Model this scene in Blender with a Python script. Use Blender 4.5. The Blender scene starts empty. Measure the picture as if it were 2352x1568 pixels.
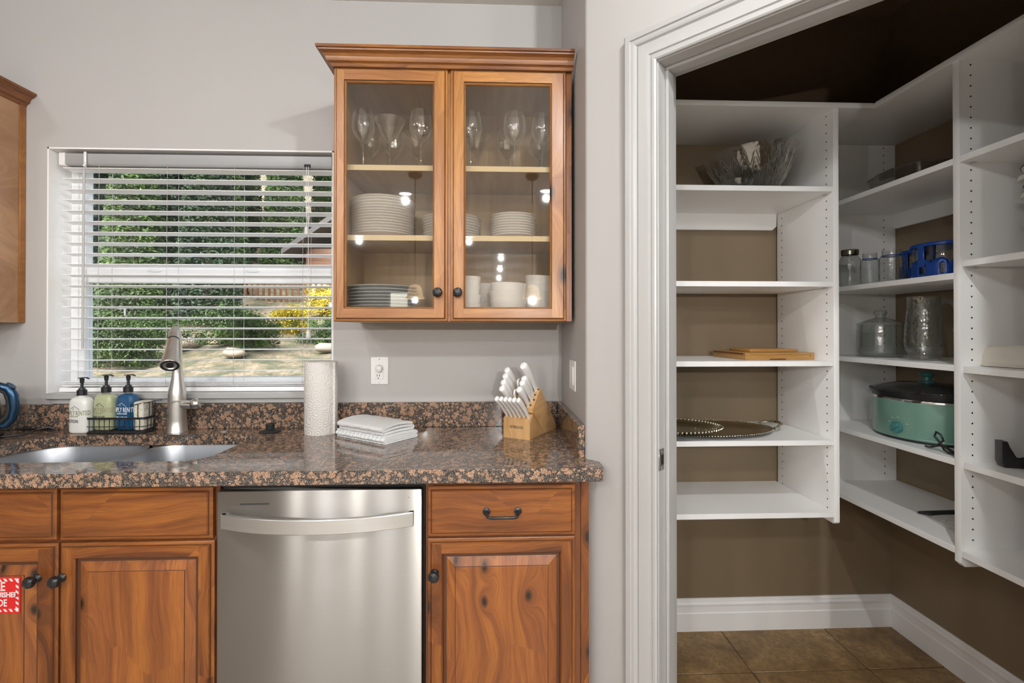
import bpy, bmesh, math, random
from mathutils import Matrix, Vector
random.seed(7)
R = math.radians
sc = bpy.context.scene
col = sc.collection

# ------------------------------------------------------------------ camera, world, sun, room lights, exposure
cam_d = bpy.data.cameras.new('camera')
cam = bpy.data.objects.new('camera', cam_d); col.objects.link(cam)
cam_d.sensor_width = 36.0
cam_d.lens = 36.0 * 1110.9 / 2352.0
cam_d.shift_y = -(784.0 - 750.0) / 2352.0
cam_d.clip_start = 0.05
cam.location = (0, 0, 1.325)
YAW, PITCH = .0384, .0054
fw = Vector((math.sin(YAW) * math.cos(PITCH), math.cos(YAW) * math.cos(PITCH), math.sin(PITCH)))
rt = Vector((math.cos(YAW), -math.sin(YAW), 0)); up = rt.cross(fw)
cam.matrix_world = Matrix(((rt.x, up.x, -fw.x, 0), (rt.y, up.y, -fw.y, 0), (rt.z, up.z, -fw.z, 1.325), (0, 0, 0, 1)))
sc.camera = cam

sc.view_settings.view_transform = 'Standard'
sc.view_settings.look = 'None'
sc.view_settings.gamma = 1.0
sc.view_settings.use_curve_mapping = False
sc.view_settings.exposure = 0.0
sc.cycles.max_bounces = 12
sc.cycles.diffuse_bounces = 5
sc.cycles.glossy_bounces = 4
sc.cycles.transparent_max_bounces = 24
sc.cycles.transmission_bounces = 8
sc.cycles.sample_clamp_indirect = 6.0
sc.cycles.caustics_reflective = False
sc.cycles.caustics_refractive = False
sc.cycles.use_denoising = True

w = bpy.data.worlds.new('world'); sc.world = w; w.use_nodes = True
wn = w.node_tree.nodes; wl = w.node_tree.links
bg = wn['Background']
sky = wn.new('ShaderNodeTexSky'); sky.sky_type = 'NISHITA'; sky.sun_disc = False
sky.sun_elevation = R(42); sky.sun_rotation = R(200); sky.air_density = 1.0; sky.dust_density = 5.0
hs = wn.new('ShaderNodeHueSaturation'); hs.inputs['Saturation'].default_value = .55
wl.new(sky.outputs[0], hs.inputs['Color']); wl.new(hs.outputs[0], bg.inputs[0]); bg.inputs[1].default_value = 0.75

sd = bpy.data.lights.new('sun', 'SUN'); sun = bpy.data.objects.new('sun', sd); col.objects.link(sun)
sd.energy = 3.2; sd.angle = R(1.0); sd.color = (1, .93, .82)
sun.rotation_euler = Vector((-0.45, 0.75, -0.72)).to_track_quat('-Z', 'Y').to_euler()

LAMPS = [  # x, y, watts : the recessed ceiling lights
    (-2.10, .65, 7), (-1.08, .35, 10), (.56, .27, 46), (.53, -1.40, 34), (-.90, -1.55, 40), (-1.58, -1.4, 44),  # unseen last two boosted, and the final one placed, to streak the dishwasher
    (-.37, -3.85, 46), (-2.0, -3.85, 46), (1.9, -1.4, 26), (1.6, -3.85, 46), (.14, -5.5, 46), (.14, -7.1, 46), (.14, -9.0, 46), (3.0, -3.0, 46)]
CEIL = 2.715
LAMP_COL = (.97, .985, 1.0)

# ------------------------------------------------------------------ materials
class NT:
    def __init__(s, mat):
        mat.use_nodes = True; s.t = mat.node_tree; s.n = s.t.nodes; s.l = s.t.links
        s.b = s.n['Principled BSDF']; s.out = s.n['Material Output']; s._tc = None
    def link(s, a, b): s.l.new(a, b)
    def tc(s, k='Object'):
        if not s._tc: s._tc = s.n.new('ShaderNodeTexCoord')
        return s._tc.outputs[k]
    def mapping(s, src, sc_=(1, 1, 1), rot=(0, 0, 0), loc=(0, 0, 0)):
        m = s.n.new('ShaderNodeMapping'); m.inputs['Scale'].default_value = sc_; m.inputs['Rotation'].default_value = rot
        m.inputs['Location'].default_value = loc
        s.link(src, m.inputs[0]); return m.outputs[0]
    def noise(s, src, scale=5, detail=3, rough=.5, dist=0):
        m = s.n.new('ShaderNodeTexNoise'); m.inputs['Scale'].default_value = scale; m.inputs['Detail'].default_value = detail
        m.inputs['Roughness'].default_value = rough; m.inputs['Distortion'].default_value = dist
        s.link(src, m.inputs['Vector']); return m.outputs['Fac']
    def vor(s, src, scale=5, feat='F1', rnd=1, out='Distance', dim='3D'):
        m = s.n.new('ShaderNodeTexVoronoi'); m.voronoi_dimensions = dim; m.feature = feat; m.inputs['Scale'].default_value = scale
        m.inputs['Randomness'].default_value = rnd
        s.link(src, m.inputs['Vector']); return m.outputs[out]
    def ramp(s, src, stops):
        m = s.n.new('ShaderNodeValToRGB'); e = m.color_ramp.elements
        while len(e) < len(stops): e.new(.5)
        for k, (p, c) in enumerate(stops):
            e[k].position = p; e[k].color = (c, c, c, 1) if isinstance(c, (int, float)) else (*c, 1)
        s.link(src, m.inputs[0]); return m.outputs[0]
    def mix(s, f, a, b, mode='MIX'):
        m = s.n.new('ShaderNodeMix'); m.data_type = 'RGBA'; m.blend_type = mode
        for v, k in ((f, 0), (a, 6), (b, 7)):
            if isinstance(v, (int, float)): m.inputs[k].default_value = v if k == 0 else (v, v, v, 1)
            elif isinstance(v, tuple): m.inputs[k].default_value = (*v, 1)
            else: s.link(v, m.inputs[k])
        return m.outputs[2]
    def math(s, op, a, b=0, c=None):
        m = s.n.new('ShaderNodeMath'); m.operation = op
        for v, k in ((a, 0), (b, 1), (c, 2)):
            if v is None: continue
            if isinstance(v, (int, float)): m.inputs[k].default_value = v
            else: s.link(v, m.inputs[k])
        return m.outputs[0]
    def sep(s, v):
        m = s.n.new('ShaderNodeSeparateXYZ'); s.link(v, m.inputs[0]); return m.outputs
    def comb(s, x, y, z):
        m = s.n.new('ShaderNodeCombineXYZ')
        for v, k in ((x, 0), (y, 1), (z, 2)):
            if isinstance(v, (int, float)): m.inputs[k].default_value = v
            else: s.link(v, m.inputs[k])
        return m.outputs[0]
    def vadd(s, a, b):
        m = s.n.new('ShaderNodeVectorMath'); m.operation = 'ADD'; s.link(a, m.inputs[0]); s.link(b, m.inputs[1]); return m.outputs[0]
    def vscale(s, a, f):
        m = s.n.new('ShaderNodeVectorMath'); m.operation = 'SCALE'; s.link(a, m.inputs[0]); m.inputs['Scale'].default_value = f; return m.outputs[0]
    def bump(s, h, strength=.2, dist=.001):
        m = s.n.new('ShaderNodeBump'); m.inputs['Strength'].default_value = strength; m.inputs['Distance'].default_value = dist
        s.link(h, m.inputs['Height']); s.link(m.outputs[0], s.b.inputs['Normal']); return m.outputs[0]
    def col(s, c):
        if isinstance(c, tuple): s.b.inputs['Base Color'].default_value = (*c, 1)
        else: s.link(c, s.b.inputs['Base Color'])
    def rough(s, r):
        if isinstance(r, (int, float)): s.b.inputs['Roughness'].default_value = r
        else: s.link(r, s.b.inputs['Roughness'])
    def set(s, **k):
        for a, v in k.items():
            s.b.inputs[a.replace('_', ' ')].default_value = v

def newmat(name):
    m = bpy.data.materials.new(name); return m, NT(m)
def plain(name, c, rough=.5, metal=0, coat=0, spec=.5, var=0.06, vscale=12, bump=0, bscale=200, sub=0):
    m, t = newmat(name)
    n = t.noise(t.tc(), vscale, 3)
    t.col(t.mix(n, tuple(x * (1 - var) for x in c), tuple(min(1, x * (1 + var)) for x in c)))
    t.rough(rough); t.set(Metallic=metal, Coat_Weight=coat)
    t.b.inputs['Specular IOR Level'].default_value = spec
    if sub: t.b.inputs['Subsurface Weight'].default_value = sub; t.b.inputs['Subsurface Radius'].default_value = (.01, .008, .006)
    if bump: t.bump(t.noise(t.tc(), bscale, 2), bump, .001)
    return m
def emis(name, c, s):
    m, t = newmat(name); t.col(c); t.b.inputs['Emission Color'].default_value = (*c, 1); t.b.inputs['Emission Strength'].default_value = s
    return m
def wood(name, c1, c2, c3, grain='z', seed=0, knots=True, rough=.34, kscale=7.0, dark=.5):
    """knotty alder: streaks along the grain, bent round sparse knots"""
    m, t = newmat(name)
    p = t.mapping(t.tc(), loc=(seed * 1.7, seed * .9, seed * 2.3))
    x, y, z = t.sep(p)
    a, l = (x, z) if grain == 'z' else ((z, x) if grain == 'x' else (x, y))
    flat = t.comb(a, t.math('MULTIPLY', l, .55), 0)
    wob = t.noise(t.comb(t.math('MULTIPLY', a, 5), t.math('MULTIPLY', l, 2.2), y), 1.0, 2, .5)
    if knots:
        warp = t.vadd(flat, t.comb(t.math('MULTIPLY', wob, .05), 0, 0))
        d = t.vor(warp, kscale, dim='2D')
        pick = t.vor(warp, kscale, out='Color', dim='2D')
        pk = t.math('GREATER_THAN', t.sep(pick)[0], .30)
        ring = t.math('MULTIPLY', t.math('DIVIDE', .012, t.math('ADD', d, .06)), pk)
    else:
        d = pk = None; ring = 0
    g = t.math('ADD', t.math('ADD', a, t.math('MULTIPLY', wob, .10)), ring)
    gv = t.comb(t.math('MULTIPLY', g, 30), t.math('MULTIPLY', l, 1.3), t.math('MULTIPLY', y, 3))
    n1 = t.noise(gv, 1.0, 5, .62)
    fine = t.noise(t.comb(t.math('MULTIPLY', g, 420), t.math('MULTIPLY', l, 14), y), 1.0, 2, .6)
    big = t.noise(t.comb(t.math('MULTIPLY', a, 7), t.math('MULTIPLY', l, 2), y), 1.0, 2)
    c = t.ramp(n1, [(.32, c3), (.47, c2), (.62, c1)])
    c = t.mix(t.ramp(big, [(.3, .55), (.65, 0)]), c, tuple(v * .62 for v in c2))
    c = t.mix(t.ramp(fine, [(.35, .30), (.6, 0)]), c, tuple(v * dark for v in c3))
    if knots:
        km = t.math('MULTIPLY', t.ramp(d, [(.03, 1), (.10, 0)]), pk)
        halo = t.math('MULTIPLY', t.ramp(d, [(.05, .55), (.30, 0)]), pk)
        c = t.mix(halo, c, tuple(v * .8 for v in c3))
        c = t.mix(km, c, (.02, .009, .004))
    t.col(c); t.rough(t.ramp(n1, [(.3, rough + .06), (.7, rough - .04)]))
    t.set(Coat_Weight=.12, Coat_Roughness=.22)
    t.bump(n1, .12, .0006)
    return m

MAT = {}
def paint(name, c, rough=.6, bumpy=.12):
    m, t = newmat(name)
    n = t.noise(t.tc(), 1.7, 3)
    t.col(t.mix(n, tuple(v * .97 for v in c), tuple(v * 1.03 for v in c)))
    t.rough(rough)
    h = t.math('ADD', t.noise(t.tc(), 55, 3), t.math('MULTIPLY', t.noise(t.tc(), 190, 2), .4))
    t.bump(h, bumpy, .002)
    return m
MAT['wall'] = paint('wall_paint_warm_grey', (.47, .452, .436))
MAT['tan'] = paint('wall_paint_tan', (.225, .165, .102), .5)
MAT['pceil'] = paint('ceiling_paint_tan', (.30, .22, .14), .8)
MAT['ceil'] = paint('ceiling_paint', (.80, .78, .75), .8, .25)
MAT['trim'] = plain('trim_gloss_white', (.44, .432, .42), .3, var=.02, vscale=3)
MAT['skirt'] = plain('baseboard_white', (.86, .85, .84), .3, var=.02, vscale=3)
MAT['reveal'] = plain('reveal_white', (.88, .865, .85), .5, var=.01)
MAT['rail'] = plain('headrail_white_shaded', (.38, .38, .385), .4, var=.01)  # white headrail; its shade is put into this grey colour
MAT['vinyl'] = plain('vinyl_white', (.86, .86, .85), .35, var=.01)
MAT['slat'] = plain('blind_slat_white', (.93, .93, .93), .4, var=.01)
MAT['cord'] = plain('cord_grey', (.5, .49, .47), .7, var=.02)
MAT['melamine'] = plain('white_melamine', (.91, .90, .885), .38, var=.02, vscale=4, bump=.03, bscale=400)
MAT['hole'] = plain('peg_hole_dark', (.01, .01, .01), .8)
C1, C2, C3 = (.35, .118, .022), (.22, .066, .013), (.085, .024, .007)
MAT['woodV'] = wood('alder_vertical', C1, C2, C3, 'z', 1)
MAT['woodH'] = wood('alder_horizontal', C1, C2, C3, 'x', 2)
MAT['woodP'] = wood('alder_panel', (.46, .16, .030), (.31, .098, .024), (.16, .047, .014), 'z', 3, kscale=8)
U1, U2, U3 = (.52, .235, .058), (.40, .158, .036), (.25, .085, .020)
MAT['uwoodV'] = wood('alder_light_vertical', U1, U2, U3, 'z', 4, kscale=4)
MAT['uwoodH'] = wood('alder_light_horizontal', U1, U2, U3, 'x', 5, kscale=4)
MAT['side'] = wood('alder_veneer_side', (.48, .27, .14), (.40, .21, .105), (.30, .145, .07), 'z', 6, knots=False)
MAT['crown'] = wood('alder_crown', (.34, .13, .030), (.22, .075, .022), (.11, .035, .012), 'x', 7, kscale=5)
MAT['frame'] = wood('alder_face_frame', (.20, .065, .020), (.15, .046, .015), (.09, .028, .010), 'z', 8, knots=False)
MAT['glaze'] = plain('glaze_line', (.085, .030, .011), .5)
MAT['maple'] = wood('maple_interior', (.52, .35, .18), (.47, .31, .155), (.41, .26, .12), 'z', 9, knots=False, rough=.45, dark=.9)
MAT['mapleE'] = plain('maple_edge', (.74, .56, .31), .45)
MAT['black'] = plain('black_plastic', (.012, .012, .013), .35)
MAT['blackm'] = plain('black_matte', (.012, .012, .012), .7)
MAT['iron'] = plain('black_iron', (.015, .016, .018), .3, metal=.3, bump=.6, bscale=260, coat=.3)
MAT['white'] = plain('white_plastic', (.82, .81, .79), .3, var=.01)
MAT['china'] = plain('white_china', (.84, .80, .75), .16, var=.01, coat=.3)
MAT['greychina'] = plain('grey_china', (.60, .62, .62), .2, var=.02, coat=.3)
MAT['chrome'] = plain('chrome', (.75, .75, .75), .12, metal=1)
MAT['silver'] = plain('tarnished_silver', (.42, .40, .30), .20, metal=1, var=.25, vscale=25)
MAT['silver2'] = plain('tarnished_silver_warm', (.40, .33, .22), .26, metal=1, var=.25, vscale=25)
MAT['knife_wood'] = wood('bamboo', (.72, .45, .21), (.66, .39, .17), (.52, .29, .11), 'z', 11, knots=False)
MAT['board'] = wood('board_bamboo', (.60, .33, .10), (.50, .26, .07), (.36, .17, .045), 'x', 12, knots=False)
MAT['teal'] = plain('teal_enamel', (.175, .33, .26), .28, var=.02, coat=.3)
MAT['tealk'] = plain('teal_plastic', (.06, .22, .22), .3, var=.02)
MAT['bag'] = plain('paper_bag', (.62, .58, .50), .85, var=.1, bump=.4, bscale=30)
MAT['paper'] = plain('printed_paper', (.55, .54, .51), .7, var=.45, vscale=60)
MAT['enamel'] = plain('white_enamel', (.62, .60, .56), .3, var=.06, vscale=30)
MAT['bluep'] = plain('blue_plastic', (.004, .045, .26), .3)
MAT['lotion'] = plain('white_lotion', (.78, .78, .74), .25, var=.01, coat=.3)
MAT['sticker'] = plain('sticker_red', (.62, .012, .012), .45, var=.01)
MAT['stickerw'] = plain('sticker_white', (.72, .70, .69), .45, var=.01)
MAT['ink'] = plain('ink_dark', (.03, .03, .035), .6)
MAT['inkgold'] = plain('ink_olive', (.30, .28, .17), .6)
MAT['inkw'] = plain('ink_white', (.75, .78, .80), .5)

def granite():
    m, t = newmat('baltic_brown_granite')
    P = t.tc()
    nz = t.n.new('ShaderNodeTexNoise'); nz.inputs['Scale'].default_value = 70; nz.inputs['Detail'].default_value = 2
    t.link(P, nz.inputs['Vector'])
    pv = t.vadd(P, t.vscale(nz.outputs['Color'], .010))
    fine = t.noise(P, 300, 3, .6); fine2 = t.noise(t.mapping(P, loc=(3, 1, 2)), 430, 2, .6); mid = t.noise(P, 130, 3, .6); big = t.noise(P, 9, 2)
    def blobs(scale, lo, hi, jag):
        d = t.vor(pv, scale, rnd=.95); cc = t.sep(t.vor(pv, scale, rnd=.95, out='Color'))
        size = t.math('MULTIPLY_ADD', cc[0], hi - lo, lo)
        e = t.math('ADD', d, t.math('MULTIPLY', t.math('SUBTRACT', mid, .5), jag))
        return t.ramp(t.math('SUBTRACT', e, size), [(.0, 1), (.04, 0)]), cc
    d1, c1 = blobs(36, .20, .44, .5); d2, c2 = blobs(80, .18, .52, .7)
    tan = t.mix(c1[1], (.34, .20, .125), (.45, .275, .18))
    tan = t.mix(t.ramp(fine, [(.43, .9), (.50, 0)]), tan, (.075, .045, .032))
    tan = t.mix(t.ramp(fine2, [(.58, 0), (.66, .5)]), tan, (.58, .44, .33))
    dk = t.mix(t.ramp(fine, [(.46, 0), (.60, 1)]), (.008, .010, .012), (.080, .085, .080))
    dk = t.mix(t.ramp(fine2, [(.55, 0), (.60, .9)]), dk, (.36, .24, .17))
    c = t.mix(d2, dk, tan); c = t.mix(d1, c, tan)
    t.col(c); t.rough(.09); t.set(Coat_Weight=.3, Coat_Roughness=.03)
    return m
MAT['granite'] = granite()

def steel(name, c=(.55, .54, .53), rough=.27, aniso=.75, stretch=(4, 4, 400), uv=True):
    m, t = newmat(name)
    n = t.noise(t.mapping(t.tc(), stretch), 1, 3, .6)
    t.col(t.mix(n, tuple(v * .93 for v in c), tuple(v * 1.05 for v in c)))
    t.rough(t.ramp(n, [(.2, rough - .03), (.8, rough + .05)])); t.set(Metallic=1.0)
    if aniso:
        t.b.inputs['Anisotropic'].default_value = aniso; t.b.inputs['Anisotropic Rotation'].default_value = .25 if uv else 0
        tg = t.n.new('ShaderNodeTangent')
        if uv: tg.direction_type = 'UV_MAP'; tg.uv_map = 'UVMap'
        else: tg.direction_type = 'RADIAL'; tg.axis = 'Z'
        t.link(tg.outputs[0], t.b.inputs['Tangent'])
    return m
MAT['steel'] = steel('brushed_stainless', (.45, .43, .405), .33, 1.0, (3, 3, 1500))
MAT['steelh'] = steel('brushed_stainless_bar', (.74, .74, .73), .30, .6)
MAT['steels'] = steel('sink_stainless', (.44, .46, .49), .42, 0, (200, 4, 4))
MAT['nickel'] = steel('brushed_nickel', (.66, .63, .59), .30, .35, (40, 40, 2), uv=False)

def thin_glass(name, tint=(.96, .97, .96), refl=1.0, edge=.35, bump=0, bscale=60, ior=1.45, rough=0.0, edgecol=(.18, .17, .15)):
    """thin-walled glass: clear straight through, mirror-like by Fresnel, outlines and rim highlights painted in by the edge colour"""
    m, t = newmat(name)
    n = t.n
    tr = n.new('ShaderNodeBsdfTransparent'); tr.inputs[0].default_value = (*tint, 1)
    gl = n.new('ShaderNodeBsdfGlossy'); gl.inputs['Roughness'].default_value = rough + .02; gl.inputs[0].default_value = (refl, refl, refl, 1)
    ed = n.new('ShaderNodeBsdfDiffuse'); ed.inputs[0].default_value = (*edgecol, 1)
    lw = n.new('ShaderNodeLayerWeight'); lw.inputs[0].default_value = .5
    f0 = ((ior - 1) / (ior + 1)) ** 2 * 1.6
    fr = t.math('MULTIPLY_ADD', t.math('POWER', lw.outputs['Facing'], 5), 1 - f0, f0)
    if bump:
        bn = n.new('ShaderNodeBump'); bn.inputs['Strength'].default_value = bump; bn.inputs['Distance'].default_value = .004
        t.link(t.vor(t.tc(), bscale), bn.inputs['Height'])
        for k in (gl,): t.link(bn.outputs[0], k.inputs['Normal'])
    m1 = n.new('ShaderNodeMixShader'); t.link(t.math('MULTIPLY', t.math('POWER', lw.outputs['Facing'], 3), edge), m1.inputs[0])
    t.link(tr.outputs[0], m1.inputs[1]); t.link(ed.outputs[0], m1.inputs[2])
    m2 = n.new('ShaderNodeMixShader'); t.link(fr, m2.inputs[0])
    t.link(m1.outputs[0], m2.inputs[1]); t.link(gl.outputs[0], m2.inputs[2])
    t.link(m2.outputs[0], t.out.inputs[0]); n.remove(t.b)
    return m
MAT['pane'] = thin_glass('clear_pane', (.93, .92, .90), edge=0, ior=1.5)
MAT['wpane'] = thin_glass('window_pane', (.90, .93, .94), edge=0, ior=1.3)
MAT['wine'] = thin_glass('wine_glass', (.97, .97, .96), edge=.85, ior=2.3, edgecol=(.90, .86, .76))  # pale edge colour paints the bright rim highlights
MAT['thick'] = thin_glass('thick_glass', (.90, .92, .91), edge=.8, bump=.4, bscale=90, ior=1.7, edgecol=(.20, .21, .20))
MAT['clear'] = thin_glass('smooth_glass', (.90, .92, .91), edge=.9, ior=1.7, edgecol=(.18, .19, .17))
MAT['crystal'] = thin_glass('cut_crystal', (.86, .85, .82), edge=.7, bump=.25, bscale=60, ior=1.9, edgecol=(.30, .28, .24))
MAT['rib'] = thin_glass('cut_crystal_rib', (.80, .78, .74), edge=1.0, ior=2.4, edgecol=(.55, .52, .46))
MAT['clearp'] = thin_glass('clear_plastic', (.80, .78, .76), edge=.5, ior=1.35, rough=.08, edgecol=(.22, .2, .19))

def liquid(name, c):
    m, t = newmat(name); t.col(c); t.rough(.06)
    t.set(Transmission_Weight=.35, Coat_Weight=.5); t.b.inputs['Subsurface Weight'].default_value = .3
    t.b.inputs['Subsurface Radius'].default_value = (.02, .02, .02)
    return m
MAT['soap'] = liquid('pale_green_soap', (.68, .72, .44))
MAT['bluel'] = liquid('blue_dish_soap', (.015, .12, .28))

def kettle_mat():
    m, t = newmat('blue_brushed_steel'); t.col((.020, .065, .13)); t.rough(.26); t.set(Metallic=.75, Coat_Weight=.4); return m
MAT['kblue'] = kettle_mat()

def towel_paper():
    m, t = newmat('embossed_paper_towel'); t.col((.68, .645, .61)); t.rough(.9)
    d = t.vor(t.tc(), 28, rnd=.7)
    t.bump(t.math('SINE', t.math('MULTIPLY', d, 26)), .45, .0016); return m
MAT['ptowel'] = towel_paper()
def waffle(name, c, sc_=260):
    m, t = newmat(name); t.col(c); t.rough(.95)
    x, y, z = t.sep(t.mapping(t.tc(), (sc_, sc_, sc_)))
    h = t.math('ADD', t.math('SINE', t.math('MULTIPLY', x, 4)), t.math('SINE', t.math('MULTIPLY', y, 4)))
    t.bump(h, .5, .0012); return m
MAT['towel1'] = waffle('waffle_cloth_white', (.74, .74, .73))
def gridcloth():
    m, t = newmat('grid_cloth_white'); t.rough(.95)
    x, y, z = t.sep(t.tc())
    lx = t.math('LESS_THAN', t.math('ABSOLUTE', t.math('SUBTRACT', t.math('FRACT', t.math('MULTIPLY', y, 48)), .5)), .04)
    t.col(t.mix(lx, (.76, .78, .78), (.25, .28, .29))); t.bump(t.noise(t.tc(), 300, 2), .3, .001); return m
MAT['towel2'] = gridcloth()
def spongem():
    m, t = newmat('sponge_cellulose'); n = t.noise(t.tc(), 90, 4)
    t.col(t.ramp(n, [(.3, (.42, .38, .30)), (.5, (.64, .60, .50)), (.7, (.74, .70, .62))])); t.rough(.9); t.bump(n, .6, .003); return m
MAT['sponge'] = spongem()
def tilem():
    m, t = newmat('brown_ceramic_tile')
    n = t.noise(t.tc(), 7, 6, .65, .6); n2 = t.noise(t.tc(), 60, 4, .6)
    c = t.ramp(n, [(.3, (.15, .085, .032)), (.48, (.27, .165, .062)), (.65, (.40, .255, .11)), (.8, (.55, .38, .20))])
    c = t.mix(t.ramp(n2, [(.4, .45), (.6, 0)]), c, (.11, .06, .025))
    t.col(c); t.rough(.45); t.bump(n2, .15, .001); return m
MAT['tile'] = tilem()
MAT['grout'] = plain('grout_brown', (.05, .03, .018), .9)
MAT['kfloor'] = wood('pale_bounce_floor', (.56, .50, .43), (.50, .44, .37), (.42, .36, .30), 'xy', 30, knots=False)  # unseen kitchen floor; pale colour chosen to bounce fill light upward

# ------------------------------------------------------------------ geometry helper
class G:
    def __init__(s): s.bm = bmesh.new()
    def _v(s, pts, M):
        return [s.bm.verts.new(M @ Vector(p) if M else p) for p in pts]
    def face(s, vs, mi=0):
        try: f = s.bm.faces.new(vs); f.material_index = mi; return f
        except ValueError: return None
    def box(s, x0, x1, y0, y1, z0, z1, bev=0, mi=0, M=None, seg=1):
        v = s._v([(x0, y0, z0), (x1, y0, z0), (x1, y1, z0), (x0, y1, z0), (x0, y0, z1), (x1, y0, z1), (x1, y1, z1), (x0, y1, z1)], M)
        fs = [s.face([v[i] for i in q], mi) for q in ((3, 2, 1, 0), (4, 5, 6, 7), (0, 1, 5, 4), (1, 2, 6, 5), (2, 3, 7, 6), (3, 0, 4, 7))]
        if bev:
            es = list({e for f in fs for e in f.edges})
            r = bmesh.ops.bevel(s.bm, geom=es, offset=bev, segments=seg, profile=.5, affect='EDGES', material=-1)
        return s
    def prism(s, poly, z0, z1, mi=0, side=None, M=None, bev=0, axis='z'):
        """poly list of (a,b); axis z: (x,y) extruded in z; axis y: (x,z) extruded in y; axis x: (y,z) extruded in x"""
        f = {'z': lambda a, b, c: (a, b, c), 'y': lambda a, b, c: (a, c, b), 'x': lambda a, b, c: (c, a, b)}[axis]
        n = len(poly)
        lo = s._v([f(a, b, z0) for a, b in poly], M); hi = s._v([f(a, b, z1) for a, b in poly], M)
        fs = [s.face(lo[::-1], mi), s.face(hi, mi)]
        for i in range(n):
            fs.append(s.face([lo[i], lo[(i + 1) % n], hi[(i + 1) % n], hi[i]], side[i] if side else mi))
        if bev:
            es = list({e for q in fs[:2] for e in q.edges})
            bmesh.ops.bevel(s.bm, geom=es, offset=bev, segments=2, profile=.5, affect='EDGES', material=-1)
        return s
    def lathe(s, prof, seg=32, M=None, mi=0, c=(0, 0, 0), sx=1, sy=1):
        rings = []
        for r, z in prof:
            if r < 1e-6: rings.append(s._v([(c[0], c[1], c[2] + z)], M))
            else: rings.append(s._v([(c[0] + r * sx * math.cos(2 * math.pi * k / seg), c[1] + r * sy * math.sin(2 * math.pi * k / seg), c[2] + z) for k in range(seg)], M))
        for a, b in zip(rings, rings[1:]):
            for k in range(seg):
                k2 = (k + 1) % seg
                if len(a) == 1 and len(b) == 1: continue
                if len(a) == 1: s.face([a[0], b[k2], b[k]], mi)
                elif len(b) == 1: s.face([a[k], a[k2], b[0]], mi)
                else: s.face([a[k], a[k2], b[k2], b[k]], mi)
        return s
    def loft(s, loops, mi=0, cap=True, M=None, closed=True):
        rs = [s._v(l, M) for l in loops]; n = len(rs[0])
        for a, b in zip(rs, rs[1:]):
            for k in range(n if closed else n - 1):
                s.face([a[k], a[(k + 1) % n], b[(k + 1) % n], b[k]], mi)
        if cap and closed: s.face(rs[0][::-1], mi); s.face(rs[-1], mi)
        return s
    def tube(s, pts, r, seg=8, mi=0, closed=False, M=None, cap=True):
        pts = [Vector(p) for p in pts]; n = len(pts)
        rr = r if isinstance(r, (list, tuple)) else [r] * n
        loops = []; ref = None
        for i, p in enumerate(pts):
            a = pts[i - 1] if (i or closed) else p; b = pts[(i + 1) % n] if (i < n - 1 or closed) else p
            d = (b - a).normalized()
            if ref is None: ref = d.orthogonal().normalized()
            ref = (ref - d * ref.dot(d)); ref = ref.normalized() if ref.length > 1e-6 else d.orthogonal().normalized()
            q = d.cross(ref)
            loops.append([p + (ref * math.cos(2 * math.pi * k / seg) + q * math.sin(2 * math.pi * k / seg)) * rr[i] for k in range(seg)])
        if closed: loops.append(loops[0])
        if closed:
            rs = [s._v(l, M) for l in loops[:-1]]
            for i in range(len(rs)):
                a, b = rs[i], rs[(i + 1) % len(rs)]
                for k in range(seg): s.face([a[k], a[(k + 1) % seg], b[(k + 1) % seg], b[k]], mi)
        else: s.loft(loops, mi, cap, M)
        return s
    def sphere(s, c, r, seg=16, M=None, mi=0, sc_=(1, 1, 1)):
        n = seg // 2
        prof = [(r * math.sin(math.pi * k / n), -r * math.cos(math.pi * k / n)) for k in range(n + 1)]
        prof[0] = (0, -r); prof[-1] = (0, r)
        T = Matrix.Translation(c) @ Matrix.Diagonal((*sc_, 1))
        return s.lathe(prof, seg, (M @ T) if M else T, mi)
    def quad(s, x0, x1, z0, z1, y, mi): s.face(s._v([(x0, y, z0), (x1, y, z0), (x1, y, z1), (x0, y, z1)], None), mi)
    def rects(s, x0, x1, z0, z1, y, loops, mats=None, cap=True, butt=None):
        """nested rectangles facing -y; loops = (inset, forward)"""
        rs = []
        for ins, fwd in loops:
            rs.append(s._v([(x0 + ins, y - fwd, z0 + ins), (x1 - ins, y - fwd, z0 + ins), (x1 - ins, y - fwd, z1 - ins), (x0 + ins, y - fwd, z1 - ins)], None))
        for i, (a, b) in enumerate(zip(rs, rs[1:])):
            if i == butt:
                o_, f_ = loops[i]; n_ = loops[i + 1][0]
                s.quad(x0 + o_, x0 + n_, z0 + o_, z1 - o_, y - f_, 0); s.quad(x1 - n_, x1 - o_, z0 + o_, z1 - o_, y - f_, 0)
                s.quad(x0 + n_, x1 - n_, z0 + o_, z0 + n_, y - f_, 1); s.quad(x0 + n_, x1 - n_, z1 - n_, z1 - o_, y - f_, 1)
                continue
            for k in range(4):
                mi = 0
                if mats: mi = mats[i][k % 2] if isinstance(mats[i], tuple) else mats[i]
                s.face([a[k], a[(k + 1) % 4], b[(k + 1) % 4], b[k]], mi)
        if cap: s.face(rs[-1], mats[-1] if mats and not isinstance(mats[-1], tuple) else 0)
        return s

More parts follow.
